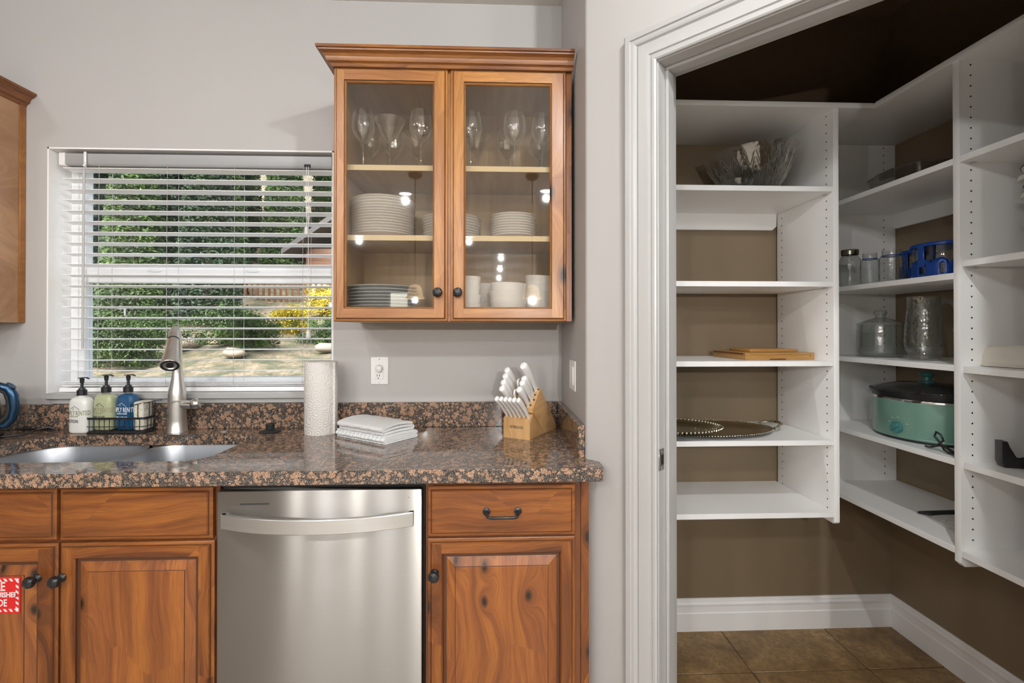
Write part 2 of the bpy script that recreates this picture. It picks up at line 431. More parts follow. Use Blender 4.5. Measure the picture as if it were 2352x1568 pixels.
WM = {}
def lnk(o): col.objects.link(o); return o
def tag(o, label=None, cat=None, group=None, kind=None):
    if label: o['label'] = label
    if cat: o['category'] = cat
    if group: o['group'] = group
    if kind: o['kind'] = kind
    return o
def thing(name, loc, label, cat, group=None, rz=0, kind=None):
    o = lnk(bpy.data.objects.new(name, None)); o.location = loc; o.rotation_euler = (0, 0, rz); o.empty_display_size = .05
    WM[o.name] = Matrix.Translation(loc) @ Matrix.Rotation(rz, 4, 'Z')
    return tag(o, label, cat, group, kind)
def part(name, g, mats, parent=None, label=None, cat=None, group=None, kind=None, smooth=38, local=False, uv=False, weld=False):
    """one mesh object; world coordinates unless local (then: coordinates in the frame of its thing)"""
    bm = g.bm
    if weld: bmesh.ops.remove_doubles(bm, verts=bm.verts, dist=1e-5)
    bmesh.ops.recalc_face_normals(bm, faces=bm.faces)
    if parent is None:
        if bm.verts:
            xs = [v.co.x for v in bm.verts]; ys = [v.co.y for v in bm.verts]; zs = [v.co.z for v in bm.verts]
            org = Vector(((min(xs) + max(xs)) / 2, (min(ys) + max(ys)) / 2, min(zs)))
        else: org = Vector()
        W = Matrix.Translation(org)
    else: W = WM[parent.name]
    if not local or parent is None: bm.transform(W.inverted())
    ang = math.radians(smooth)
    for f in bm.faces: f.smooth = True
    for e in bm.edges:
        if len(e.link_faces) == 2: e.smooth = e.calc_face_angle(0) < ang
        else: e.smooth = True
    if uv:
        u = bm.loops.layers.uv.new('UVMap')
        for f in bm.faces:
            for l in f.loops: l[u].uv = (l.vert.co.x + l.vert.co.y * .3, l.vert.co.z)
    me = bpy.data.meshes.new(name); bm.to_mesh(me); bm.free()
    for m in (mats if isinstance(mats, (list, tuple)) else [mats]): me.materials.append(MAT[m] if isinstance(m, str) else m)
    o = lnk(bpy.data.objects.new(name, me))
    if parent is None: o.location = W.translation
    else: o.parent = parent
    WM[o.name] = W
    return tag(o, label, cat, group, kind)
def struct(name, g, mats, **k): return part(name, g, mats, kind='structure', **k)
def copy_tree(o, parent=None):
    c = o.copy(); lnk(c)
    if parent: c.parent = parent
    WM[c.name] = WM[o.name]
    for ch in list(o.children): copy_tree(ch, c)
    return c
def place(o, loc, rz=0, rx=0, ry=0, label=None, group=None):
    o.location = loc; o.rotation_euler = (rx, ry, rz)
    WM[o.name] = Matrix.Translation(loc) @ Matrix.Rotation(rz, 4, 'Z')
    return tag(o, label, None, group)
def text(name, s, size, M, mat, parent, cond=1.0, extrude=.0002, ax='CENTER', bold=0, bend=0):
    """flat lettering as a mesh; M = local matrix: text x -> right, y -> up; bend = radius of the cylinder it is printed on"""
    cu = bpy.data.curves.new(name, 'FONT'); cu.body = s; cu.size = size; cu.extrude = extrude; cu.align_x = ax; cu.align_y = 'CENTER'
    cu.offset = bold; cu.resolution_u = 2
    to = bpy.data.objects.new('tmp', cu); lnk(to)
    dg = bpy.context.evaluated_depsgraph_get(); me = bpy.data.meshes.new_from_object(to.evaluated_get(dg))
    bpy.data.objects.remove(to); me.name = name
    g = G(); g.bm.from_mesh(me); bpy.data.meshes.remove(me)
    for v in g.bm.verts:
        x, y, z = v.co.x * cond, v.co.y, v.co.z
        if bend:
            px_, py_ = bend(x); v.co = Vector((px_, y, -py_ + z))
        else: v.co = Vector((x, y, z))
    g.bm.transform(M)
    return part(name, g, mat, parent, local=True)
def front(x, y, z): return Matrix.Translation((x, y, z)) @ Matrix.Rotation(R(90), 4, 'X')   # lettering that faces -y
# ------------------------------------------------------------------ the setting
YW, W, YC = 2.065, .2924, 1.5255
K = math.sqrt(.5)
def D(s, o=0.0, z=None):
    """point on the diagonal pantry wall: s along it, o out of it towards the kitchen"""
    x, y = W + K * (s - o), YC - K * (s + o)
    return (x, y) if z is None else (x, y, z)
DM = Matrix(((K, -K, 0, W), (-K, -K, 0, YC), (0, 0, 1, 0), (0, 0, 0, 1)))   # (s, o, z) -> world
JS, JE, TH, HZ = .247, 1.009, .117, 2.085          # jamb faces, wall thickness, head height
EX = D(1.28)
PX, PY, PF = 1.785, 2.11, EX[1] + TH               # pantry right wall, back wall, front wall (inner faces)
XL, XR, YB = -5.6, 4.6, -10.2

kitchen = [(XL, YB), (XR, YB), (XR, EX[1]), EX, (W, YC), (W, YW), (XL, YW)]
kout = [(XL - .1, YB - .1), (XR + .1, YB - .1), (XR + .1, EX[1] + .05), (EX[0] + .02, EX[1] + .05), (W + .055, YC + .02), (W + .055, YW + .1), (XL - .1, YW + .1)]
g = G(); g.prism(kout, -.06, -.001)
floor = struct('floor', g, 'grout')
g = G(); g.prism(kitchen, -.001, .0)
part('kitchen_tiling', g, 'kfloor', floor)
# pantry tiles: 18 inch squares on the joints the photograph shows
TX, TY, TS = 1.000, 1.838, .4635
slab = G(); slab.prism([(.36, .76), (PX, PF), (PX, PY), (.40, PY), (.40, 1.52)], -.02, -.0015)
part('grout_bed', slab, 'grout', floor)
for i in range(-3, 3):
    for j in range(-3, 1):
        x0, x1 = TX + i * TS + .0018, TX + (i + 1) * TS - .0018
        y0, y1 = TY + j * TS + .0018, TY + (j + 1) * TS - .0018
        x0, x1, y1 = max(x0, .42), min(x1, PX - .005), min(y1, PY - .005)
        if x1 - x0 < .02 or y1 - y0 < .02: continue
        if (x0 + y0) < W + YC - .18: continue
        gg = G(); gg.box(x0, x1, y0, y1, -.010, .0005 + .0006 * ((i * 3 + j) % 2), .0018)
        part('tile', gg, 'tile', floor)

g = G(); g.prism(kout, CEIL, CEIL + .09)
struct('ceiling', g, 'ceil')
g = G(); g.prism([(W + .06, YC + .06), D(1.2, -.06), (PX, PF - .05), (PX + .05, PY + .05), (W + .06, PY + .05)], 2.735, 2.80)
struct('ceiling_pantry', g, 'pceil')

WX0, WX1, WZ0, WZ1 = -1.840, -.6735, 1.056, 2.077
g = G()
for b in ((XL - .1, WX0, 0, 2.8), (WX1, W + .05, 0, 2.8), (WX0, WX1, 0, WZ0), (WX0, WX1, WZ1, 2.8)):
    g.box(b[0], b[1], YW, YW + .19, b[2], b[3])
struct('wall_back', g, 'wall', weld=True)

# return wall + the stub of the diagonal wall, bullnose corner
rb = .022
c0 = (W + rb, YC + .0092)
arc = []
for k in range(9):
    a = math.pi + (math.pi / 4) * k / 8
    arc.append((W + rb + rb * math.cos(a), YC + .009 + rb * math.sin(a)))
inn = D(JS - .02, -TH)
ix = W + TH
iy = inn[1] + (inn[0] - ix)
poly = [(W, YW + .19)] + arc + [D(JS - .02), inn, (ix, iy), (ix, YW + .19)]
n = len(poly)
g = G(); g.prism(poly, 0, 2.8, 0, side=[0] * (n - 4) + [0, 1, 1, 0])
struct('wall_right', g, ['wall', 'tan'], smooth=30)

# wall over and beyond the doorway
g = G()
a0, a1, b0, b1 = D(JS - .02), D(JE + .02), D(JE + .02, -TH), D(JS - .02, -TH)
g.prism([a0, a1, b1 and b0, b1], HZ + .02, 2.8, 0, side=[0, 0, 1, 0])
g.prism([a1, EX, (XR, EX[1]), (XR, PF), (EX[0] + .04, PF), b0], 0, 2.8, 0, side=[0, 0, 0, 1, 1, 0])
struct('wall_pantry', g, ['wall', 'tan'])
g = G(); g.box(W + .05, PX + .12, PY, PY + .12, 0, 2.8); struct('wall_pantry_back', g, 'tan')
g = G(); g.box(PX, PX + .12, PF, PY, 0, 2.8); struct('wall_pantry_right', g, 'tan')
g = G(); g.box(XL - .12, XL, YB, YW, 0, 2.8); struct('wall_left', g, 'wall')
g = G()
for b in ((XR, XR + .12, YB, -6.0, 0, 2.8), (XR, XR + .12, -3.0, PF, 0, 2.8), (XR, XR + .12, -6.0, -3.0, 0, .9), (XR, XR + .12, -6.0, -3.0, 2.2, 2.8)): g.box(*b)
struct('wall_side', g, 'wall')
g = G()   # far wall of the open room, two unseen glazed doors added for steel streaks
for b in ((XL - .1, -4.85, 0, 2.8), (-2.35, XR + .1, 0, 2.8), (-4.25, -2.95, 0, 2.8), (-4.85, -4.25, 2.4, 2.8), (-4.85, -4.25, 0, .06), (-2.95, -2.35, 2.4, 2.8), (-2.95, -2.35, 0, .06)):
    g.box(b[0], b[1], YB - .14, YB, b[2], b[3])
struct('wall_rear', g, 'wall')

# baseboards in the pantry
prof = [(0, 0), (.016, 0), (.016, .078), (.012, .082), (.012, .108), (.0145, .112), (.0145, .118), (.009, .124), (.009, .131), (.004, .140), (0, .140)]
g = G(); g.loft([[(W + TH, PY - d, z) for d, z in prof], [(PX - .0005, PY - d, z) for d, z in prof]])
struct('baseboard_back', g, 'skirt', smooth=20)
g = G(); g.loft([[(PX - d, PF, z) for d, z in prof], [(PX - d, PY, z) for d, z in prof]])
struct('baseboard_right', g, 'skirt', smooth=20)

# doorway: jambs, stop, casing, strike plate
door = thing('door_1', D(JS, 0, 0), None, None, kind='structure', rz=0)
g = G(); g.box(JS - .02, JS, -TH, 0, 0, HZ, .001, M=DM); part('jamb', g, 'trim', door)
g = G(); g.box(JE, JE + .02, -TH, 0, 0, HZ, .001, M=DM); part('jamb', g, 'trim', door)
g = G(); g.box(JS - .02, JE + .02, -TH, 0, HZ, HZ + .02, .001, M=DM); part('head_jamb', g, 'trim', door)
for (s0, s1, z0, z1) in ((JS, JS + .010, 0, HZ - .010), (JE - .010, JE, 0, HZ - .010), (JS, JE, HZ - .010, HZ)):
    g = G(); g.box(s0, s1, -.080, -.042, z0, z1, .002, M=DM); part('door_stop', g, 'trim', door)
CW = .094
cp = [(0, 0), (0, .008), (.004, .011), (.012, .011), (.014, .008), (.019, .008), (.021, .012), (.026, .013), (.040, .0145), (.052, .0155), (.056, .011), (.060, .0165), (.066, .0185), (.074, .0185), (.076, .0225), (.090, .0225), (CW, .020), (CW, 0)]
g = G()
i0, i1, zt = JS - .003, JE + .003, HZ + .003
loops = []
for fs, fz in (('L', 0), ('L', 1), ('R', 1), ('R', 0)):
    loops.append([((i0 - u if fs == 'L' else i1 + u), o, (zt + u) * fz) for u, o in cp])
g.loft(loops, M=DM)
part('casing', g, 'trim', door, smooth=12)
g = G()
g.box(JS - .0005, JS + .0018, -.030, .0015, .925, .985, .0006, M=DM)
sp = part('strike_plate', g, 'nickel', door, label='black and chrome strike plate')
g = G(); g.box(JS + .0012, JS + .0024, -.024, -.010, .940, .968, M=DM); part('latch_hole', g, 'blackm', sp)
g = G()
for z in (.931, .978):
    g.lathe([(0, 0), (.0032, 0), (.0028, .001), (0, .0012)], 10, M=DM @ Matrix.Translation((JS + .0018, -.016, z)) @ Matrix.Rotation(R(90), 4, 'Y'))
part('screw', g, 'chrome', sp)

# ------------------------------------------------------------------ window
win = thing('window_1', ((WX0 + WX1) / 2, YW + .1, WZ0), None, None, kind='structure')
g = G()
e = .006
for b in ((WX0, WX0 + e, WZ0, WZ1), (WX1 - e, WX1, WZ0, WZ1), (WX0, WX1, WZ1 - e, WZ1)):
    g.box(b[0], b[1], YW - .0005, YW + .12, b[2], b[3])
part('reveal', g, 'reveal', win)
g = G(); g.box(WX0 - .0, WX1, YW, YW + .12, WZ0 - .001, WZ0 + .006)
g.box(WX0 + .012, WX1 + .012, YW - .022, YW + .002, WZ0 - .018, WZ0 + .006, .003)
g.box(WX0 + .03, WX1, YW - .008, YW + .002, WZ0 - .036, WZ0 - .020)
part('sill', g, 'trim', win)
FY = YW + .105
IX0, IX1 = WX0 + .066, WX1 - .045
g = G()
for b in ((WX0 + e, IX0, WZ0, WZ1), (IX1, WX1 - e, WZ0, WZ1), (IX0, IX1, WZ1 - .055, WZ1 - e), (IX0, IX1, WZ0 + .006, WZ0 + .058)):
    g.box(b[0], b[1], FY, FY + .046, b[2], b[3], .003)
g.box(WX0 + .035, WX0 + .043, FY - .006, FY, WZ0 + .01, WZ1 - .06)
part('frame', g, 'vinyl', win)
MZ0, MZ1 = 1.532, 1.598
g = G()
g.box(IX0, IX1, FY + .004, FY + .044, MZ0 + .030, MZ1, .004); g.box(IX0, IX1, FY + .014, FY + .05, MZ0 - .004, MZ0 + .030, .003)
part('meeting_rail', g, 'vinyl', win)
for cx in (-1.48, -1.06):
    g = G(); g.lathe([(0, 0), (.024, 0), (.024, .004), (.019, .008), (0, .009)], 20, M=Matrix.Translation((cx, FY + .004, MZ1 - .016)) @ Matrix.Rotation(R(90), 4, 'X') @ Matrix.Diagonal((1.3, .35, 1, 1)))
    part('sash_lock', g, 'vinyl', win)
g = G(); g.box(IX0, IX1, FY + .040, FY + .044, MZ1, WZ1 - .05); part('pane', g, 'wpane', win)
g = G(); g.box(IX0, IX1, FY + .024, FY + .028, WZ0 + .058, MZ0 - .002); part('pane', g, 'wpane', win)
g = G()
g.box(-1.655, -1.612, FY + .020, FY + .0235, 1.413, 1.418, .001); g.box(-1.623, -1.617, FY + .018, FY + .0235, 1.385, 1.424, .001)
part('hook', g, 'vinyl', win)

# rear glazing, placed to put bright streaks on the dishwasher
for n_, (x0, x1, z0, z1, y) in enumerate(((-4.85, -4.25, .06, 2.4, YB - .07), (-2.95, -2.35, .06, 2.4, YB - .07))):
    wr = thing('window_%d' % (n_ + 2), ((x0 + x1) / 2, y, z0), None, None, kind='structure')
    g = G()
    for b in ((x0, x0 + .06, z0, z1), (x1 - .06, x1, z0, z1), (x0, x1, z0, z0 + .06), (x0, x1, z1 - .06, z1)): g.box(b[0], b[1], y - .03, y + .03, b[2], b[3], .003)
    part('frame', g, 'vinyl', wr)
    g = G(); g.box(x0 + .06, x1 - .06, y - .003, y + .003, z0 + .06, z1 - .06); part('pane', g, 'wpane', wr)
wr = thing('window_4', (XR + .06, -4.5, .9), None, None, kind='structure')
g = G()
for b in ((-6.0, -5.94, .9, 2.2), (-3.06, -3.0, .9, 2.2), (-6, -3, .9, .96), (-6, -3, 2.14, 2.2), (-4.53, -4.47, .9, 2.2)): g.box(XR + .03, XR + .09, b[0], b[1], b[2], b[3], .003)
part('frame', g, 'vinyl', wr)
g = G(); g.box(XR + .058, XR + .062, -5.94, -3.06, .96, 2.14); part('pane', g, 'wpane', wr)

# ------------------------------------------------------------------ recessed ceiling lights (two placed or boosted for dishwasher streaks)
first = None
for i, (x, y, p) in enumerate(LAMPS):
    lab = ['recessed ceiling light over the sink run, out of frame', 'recessed ceiling light in front of the dishwasher', 'recessed ceiling light before the pantry door'][i] if i < 3 else 'recessed ceiling light further back in the open room'
    if first is None:
        t = thing('recessed_light', (x, y, CEIL), lab, 'ceiling light')
        g = G(); g.lathe([(.062, .0), (.062, -.006), (.085, -.006), (.088, -.001), (.088, 0)], 32, c=(x, y, CEIL)); part('trim_ring', g, 'white', t)
        g = G(); g.lathe([(0, -.001), (.061, -.001), (.061, -.003), (0, -.003)], 32, c=(x, y, CEIL)); part('lens', g, emis('lens_glow', LAMP_COL, 14), t)
        first = t
    else: t = copy_tree(first); place(t, (x, y, CEIL)); t['label'] = lab
    if i >= 3: t['group'] = 'recessed lights in the open room'
    ld = bpy.data.lights.new('downlight', 'POINT'); ld.shadow_soft_size = .03; ld.energy = p; ld.color = LAMP_COL
    lo = lnk(bpy.data.objects.new('downlight_lamp', ld)); lo.location = (x, y, CEIL - .075)

# pendants behind the camera: one mirrored in the cabinet glass, two added as fill
px0 = None
for i, x in enumerate((-.70, .35, -1.75)):
    if px0 is None:
        t = thing('pendant_lamp', (x, -.92, 1.60), 'frosted amber glass bell pendant mirrored in the left glass door', 'lamp', 'pendants over the island')
        g = G(); g.lathe([(.085, .0), (.082, .012), (.072, .018), (.066, .05), (.056, .095), (.040, .118), (.018, .125)], 32, c=(x, -.92, 1.60))
        m, tt = newmat('amber_shade'); tt.col((.75, .60, .42)); tt.b.inputs['Emission Color'].default_value = (1, .72, .42, 1); tt.b.inputs['Emission Strength'].default_value = 1.3
        part('lamp_shade', g, m, t)
        g = G(); g.sphere((x, -.92, 1.66), .024); part('bulb', g, emis('bulb_glow', (1, .85, .6), 22), t)
        g = G(); g.tube([(x, -.92, 1.72), (x, -.92, CEIL)], .005); part('rod', g, 'iron', t)
        g = G(); g.lathe([(0, 0), (.06, 0), (.062, -.02), (.045, -.04), (0, -.045)], 24, c=(x, -.92, CEIL)); part('canopy', g, 'iron', t)
        px0 = t
    else:
        t = copy_tree(px0); place(t, (x, -.92, 1.60)); t['label'] = ['', 'added amber glass bell pendant, unseen fill for the pantry', 'added amber glass bell pendant, unseen fill from the sink end'][i]
    ld = bpy.data.lights.new('pendant_fill', 'POINT'); ld.shadow_soft_size = .02; ld.energy = (15, 66, 26)[i]; ld.color = (1, .98, .95)  # point lamps added below the shades as frontal fill
    lo = lnk(bpy.data.objects.new('pendant_fill_lamp', ld)); lo.location = (x, -.92, 1.585)

# ------------------------------------------------------------------ outdoors
def outdoors():
    m, t = newmat('hillside_ground')
    n = t.noise(t.tc(), 3, 6, .7); n2 = t.noise(t.tc(), 22, 4, .7)
    c = t.ramp(n, [(.35, (.07, .075, .04)), (.5, (.20, .16, .10)), (.62, (.36, .26, .18))])
    t.col(t.mix(t.ramp(n2, [(.4, .6), (.6, 0)]), c, (.035, .05, .02))); t.rough(.95)
    rnd0 = random.Random(2)
    def hz(x, y):
        z = .30 + (y - 2.6) * .15 + .16 * max(0, y - 8) + .10 * max(0, y - 13)
        return z + .10 * math.sin(x * 1.1 + y * .7) + .05 * math.sin(x * 3.1) * min(1, y / 6)
    g = G(); N = 70
    vs = [[g.bm.verts.new((-34 + 50 * i / N, 2.6 + 40 * (j / N) ** 1.5, hz(-34 + 50 * i / N, 2.6 + 40 * (j / N) ** 1.5) + rnd0.uniform(-.03, .03))) for i in range(N + 1)] for j in range(N + 1)]
    for j in range(N):
        for i in range(N): g.face([vs[j][i], vs[j][i + 1], vs[j + 1][i + 1], vs[j + 1][i]])
    part('hillside', g, m, None, 'rocky brown hillside rising behind the window', 'ground', kind='structure')
    def leafmat(name, a, b):
        m, t = newmat(name)
        n = t.noise(t.tc(), 1.6, 4, .7); oi = t.n.new('ShaderNodeObjectInfo')
        t.col(t.mix(t.ramp(n, [(.38, 0), (.62, 1)]), a, b)); t.rough(.6); return m
    gm = leafmat('leaves_green', (.016, .038, .010), (.075, .135, .028))
    dm = leafmat('leaves_dark', (.008, .022, .012), (.035, .070, .026))
    ym = leafmat('leaves_yellow', (.35, .26, .02), (.60, .48, .04))
    bark = plain('bark', (.10, .07, .05), .9, var=.3)
    def crown(kind, n, sx, sz, seed):
        rnd = random.Random(seed); g = G()
        cl = [(rnd.gauss(0, .42) * sx, rnd.gauss(0, .42) * sx, sz * (.12 + .88 * rnd.random())) for _ in range(46)]
        for _ in range(n):
            c = cl[rnd.randrange(len(cl))]
            if kind == 'cone':
                z = sz * rnd.random() ** 1.2; r = sx * (1 - z / sz) ** .55 * (.35 + .65 * rnd.random() ** .5) + .03; a = rnd.random() * 6.283
                p = Vector((r * math.cos(a), r * math.sin(a), z))
            else: p = Vector((c[0] + rnd.gauss(0, .16) * sx, c[1] + rnd.gauss(0, .16) * sx, max(.02, c[2] + rnd.gauss(0, .10) * sz)))
            s_ = .022 + .038 * rnd.random()
            d = Vector((rnd.gauss(0, 1), rnd.gauss(0, 1), rnd.gauss(0, .6))).normalized(); q = d.orthogonal().normalized()
            v = [g.bm.verts.new(p + d * s_), g.bm.verts.new(p + q * s_ * .45), g.bm.verts.new(p - d * s_), g.bm.verts.new(p - q * s_ * .45)]
            g.face(v)
        return g
    protos = []
    for kind, mat_, sx, sz, n, nm in (('cone', gm, .66, 5.0, 22000, 'evergreen_tree'), ('cone', dm, .66, 5.8, 22000, 'evergreen_tree'), ('blob', gm, .9, 1.2, 13000, 'shrub'), ('blob', ym, .7, 1.0, 9000, 'shrub')):
        t = thing(nm, (0, 0, 0), 'x', 'tree' if kind == 'cone' else 'bush')
        g = crown(kind, n, sx, sz, len(protos) + 3); part('foliage', g, mat_, t, kind='stuff', smooth=5)
        g = G(); g.tube([(0, 0, -.4), (0, 0, sz * (.8 if kind == 'cone' else .5))], [.07, .02], 6); part('trunk', g, bark, t)
        protos.append(t)
    spots = []
    rnd = random.Random(5)
    y, row = 8.9, 0
    while y < 19.5:
        s_ = .86 + .05 * row; step = 1.46 * s_
        x = -y * 1.0 + (row % 2) * step * .5
        while x < -y * .02:
            if not (x > -.40 * y and 8.0 < y < 14.6): spots.append((x, y + rnd.uniform(-.06, .06), (0 if rnd.random() < .6 else 1), s_ * rnd.uniform(.94, 1.0)))
            x += step
        y += 1.62 + .12 * row; row += 1
    for x, y, s_ in ((-4.9, 6.7, .42), (-3.9, 7.3, .42), (-3.2, 6.7, .36), (-6.2, 7.4, .5), (-2.6, 7.75, .34), (-5.3, 7.75, .36)): spots.append((x, y, 2, s_))
    for p in ((-3.3, 8.0, .40), (-3.0, 9.2, .5), (-3.4, 9.9, .4)): spots.append((p[0], p[1], 3, p[2]))
    used = set()
    G2 = ['evergreens on the slope', 'evergreens on the slope', 'shrubs below the slope', 'yellow shrubs by the cabin']
    L2 = ['green evergreen tree on the slope, seen between blind slats', 'dark green evergreen tree on the slope, seen between blind slats', 'low green shrub at the foot of the slope outside', 'yellow autumn shrub beside the brown cabin outside']
    for x, y, k, s_ in spots:
        if k < 2 and x > -.47 * y and 8 < y < 14: continue
        o = protos[k] if k not in used else copy_tree(protos[k]); used.add(k)
        place(o, (x, y, hz(x, y)), rnd.random() * 6.28); o.scale = (s_, s_, s_); o['label'] = L2[k]; o['group'] = G2[k]
    # cabin with a deck
    c = thing('cabin', (-3.6, 12.2, 1.6), 'brown timber cabin with a railed deck, behind the right of the blind', 'cabin')
    logs = wood('cabin_timber', (.24, .105, .05), (.16, .065, .03), (.08, .03, .015), 'x', 20, knots=False)
    g = G(); g.box(-4.35, -2.2, 11.4, 13.4, .9, 3.2); part('wall', g, logs, c)
    g = G(); g.prism([(-4.75, 3.0), (-3.2, 4.1), (-1.65, 3.0), (-1.65, 3.12), (-3.2, 4.24), (-4.75, 3.12)], 11.0, 13.6, axis='y'); part('roof', g, plain('roof_dark', (.10, .09, .09), .8), c)
    g = G(); g.box(-4.20, -3.85, 11.36, 11.42, 1.95, 2.5); part('window', g, emis('cabin_glow', (1, .72, .35), 1.6), c)
    g = G(); g.box(-5.4, -2.2, 10.4, 11.4, 1.72, 1.80); part('deck', g, logs, c)
    g = G()
    for k in range(26): g.box(-5.38 + .122 * k, -5.34 + .122 * k, 10.42, 10.46, 1.80, 2.30)
    g.box(-5.4, -2.2, 10.4, 10.48, 2.30, 2.36); part('railing', g, logs, c)
    # pale boulders
    rockm = plain('pale_rock', (.33, .27, .21), .9, var=.25, bump=.6, bscale=8)
    r0 = None
    for x, y, s_ in ((-2.38, 7.0, .13), (-3.3, 6.3, .12), (-4.6, 7.5, .2), (-5.6, 6.6, .14), (-2.75, 8.4, .16), (-6.2, 8.0, .22)):
        if r0 is None:
            g = G(); g.sphere((0, 0, .3), 1, 12, sc_=(1.3, .9, .55))
            for v in g.bm.verts: v.co *= random.uniform(.88, 1.12)
            r0 = part('boulder', g, rockm, None, 'x', 'rock', 'boulders on the slope', smooth=60); o = r0
        else: o = copy_tree(r0)
        place(o, (x, y, hz(x, y)), x); o.scale = (s_, s_, s_); o['label'] = 'pale boulder on the slope outside the window'
outdoors()
# ------------------------------------------------------------------ horizontal blind
YBL = YW + .050
bl = thing('window_blind', (-1.25, YBL, 2.0), 'white horizontal slat blind hanging in the window over the sink', 'blind')
BX0, BX1 = -1.808, -.688
g = G(); g.prism([(YBL - .030, 2.014), (YBL - .034, 2.020), (YBL - .034, 2.058), (YBL + .024, 2.058), (YBL + .024, 2.010), (YBL - .026, 2.010)], BX0 + .022, BX1, axis='x', bev=.001)
part('headrail', g, 'rail', bl)
g = G(); g.box(BX0, BX0 + .024, YBL - .037, YBL + .027, 2.007, 2.061, .003); part('mounting_bracket', g, 'white', bl)
g = G(); g.box(-1.703, -1.692, YBL - .044, YBL - .036, 1.998, 2.064, .003); g.tube([(-1.697, YBL - .04, 2.02), (-1.69, YBL - .046, 2.01), (-1.697, YBL - .05, 2.0)], .004)
part('wand_hook', g, 'white', bl)
tilt = R(5.4)
base = None
for k in range(20):
    z = 1.9985 - .0447 * k
    if z < 1.115: break
    if base is None:
        g = G(); c_, s_ = math.cos(tilt), math.sin(tilt)
        pr = []
        for q in range(7):
            v = -.025 + .05 * q / 6; cr = .0020 * (1 - (v / .025) ** 2); pr.append((v, cr))
        top = [(v * c_ + 0, -v * s_ + cr + .0013) for v, cr in pr]; bot = [(v * c_, -v * s_ + cr - .0013) for v, cr in pr][::-1]
        g.prism([(YBL + a, z + b) for a, b in top + bot], BX0 + .008, BX1, axis='x')
        base = part('slat', g, 'slat', bl, smooth=30); z0b = z
    else:
        o = base.copy(); lnk(o); o.parent = bl; o.location = (0, 0, z - z0b)
for k, (z, a) in enumerate(((1.101, .6), (1.0955, .2), (1.090, -.4), (1.0845, .2))):
    o = base.copy(); lnk(o); o.parent = bl; o.location = (0, 0, z - z0b); o.rotation_euler = (R(4 + a), 0, 0)
    o.location.y += 0
    o.rotation_euler = (0, R(a * .35), 0)
g = G(); g.prism([(YBL - .026, 1.064), (YBL - .022, 1.081), (YBL + .022, 1.081), (YBL + .026, 1.064)], BX0 - .004, BX1, axis='x', bev=.002); part('bottom_rail', g, 'slat', bl)
for x in (-1.650, -1.372, -1.094, -.808):
    g = G(); g.tube([(x, YBL - .0275, 2.01), (x - .004, YBL - .0275, 1.09)], .0008, 6); part('ladder_cord', g, 'cord', bl)
    g = G(); g.tube([(x + .012, YBL + .0275, 2.01), (x + .012, YBL + .0275, 1.09)], .0008, 6); part('ladder_cord', g, 'cord', bl)
    g = G(); g.tube([(x + .005, YBL - .012, 1.09), (x + .012, YBL - .031, 1.084), (x + .003, YBL - .033, 1.078), (x + .009, YBL - .031, 1.068)], .0008, 6); part('cord_knot', g, 'slat', bl)
g = G(); g.tube([(-1.697, YBL - .046, 1.985), (-1.699, YBL - .046, 1.245)], .0045, 6); part('tilt_wand', g, 'cord', bl)
g = G(); g.box(-.802, -.776, YBL - .036, YBL - .030, 2.013, 2.024); part('cord_lock', g, 'blackm', bl)
for x, zt in ((-.792, 1.756), (-.784, 1.318)):
    g = G(); g.tube([(x, YBL - .036, 2.015), (x + .001, YBL - .037, zt)], .001, 6); cd = part('lift_cord', g, 'slat', bl)
    g = G(); g.lathe([(.002, .0), (.008, -.004), (.0095, -.03), (.008, -.034), (0, -.034)], 12, c=(x + .001, YBL - .037, zt + .004)); part('tassel', g, 'white', cd)

# ------------------------------------------------------------------ joinery helpers
def drawer_front(x0, x1, z0, z1, y, parent, name='drawer'):
    g = G(); g.rects(x0, x1, z0, z1, y, [(0, 0), (0, .011), (.003, .013), (.009, .0135), (.011, .0165), (.014, .0195), (.018, .0200)], mats=[0, 0, 0, 1, 0, 0, 0])
    return part(name, g, ['woodH', 'glaze'], parent, smooth=25)
def raised_door(x0, x1, z0, z1, y, parent, st=.057):
    g = G()
    # two stiles and two rails, butt jointed
    ed = [(0, 0), (0, .010), (.003, .0115), (.0085, .012), (.0105, .016), (.013, .020)]
    fw_ = st
    rs = [(a, f) for a, f in ed] + [(fw_ - .004, .020), (fw_, .0145), (fw_ + .001, .0080)]
    g.rects(x0, x1, z0, z1, y, rs, mats=[(1, 0)] * 3 + [2] + [(1, 0)] * 3 + [2, 2], cap=False, butt=5)
    d = part('door', g, ['woodV', 'woodH', 'glaze', 'woodP'], parent, smooth=25)
    g = G()
    g.rects(x0 + fw_, x1 - fw_, z0 + fw_, z1 - fw_, y, [(0, .0080), (.010, .0082), (.0115, .0090), (.036, .0165), (.0375, .0185), (.040, .0190)], mats=[1, 0, 0, 1, 0, 0])
    part('raised_panel', g, ['woodP', 'glaze'], d, smooth=10)
    return d
def knob(x, y, z, parent, r=.016):
    g = G(); M = Matrix.Translation((x, y, z)) @ Matrix.Rotation(R(90), 4, 'X')
    g.lathe([(0, 0), (.0115, 0), (.0125, .002), (.011, .005), (.0065, .009), (.006, .014), (.010, .018), (r, .023), (r + .0008, .028), (r * .85, .034), (r * .45, .037), (0, .038)], 24, M=M)
    rnd = random.Random(3)
    for v in g.bm.verts: v.co += Vector((rnd.uniform(-1, 1), rnd.uniform(-1, 1), rnd.uniform(-1, 1))) * .0005
    return part('knob', g, 'iron', parent, label='hammered black knob')

YD = 1.453          # face of the doors; face frame stands .020 behind
YFR = 1.473
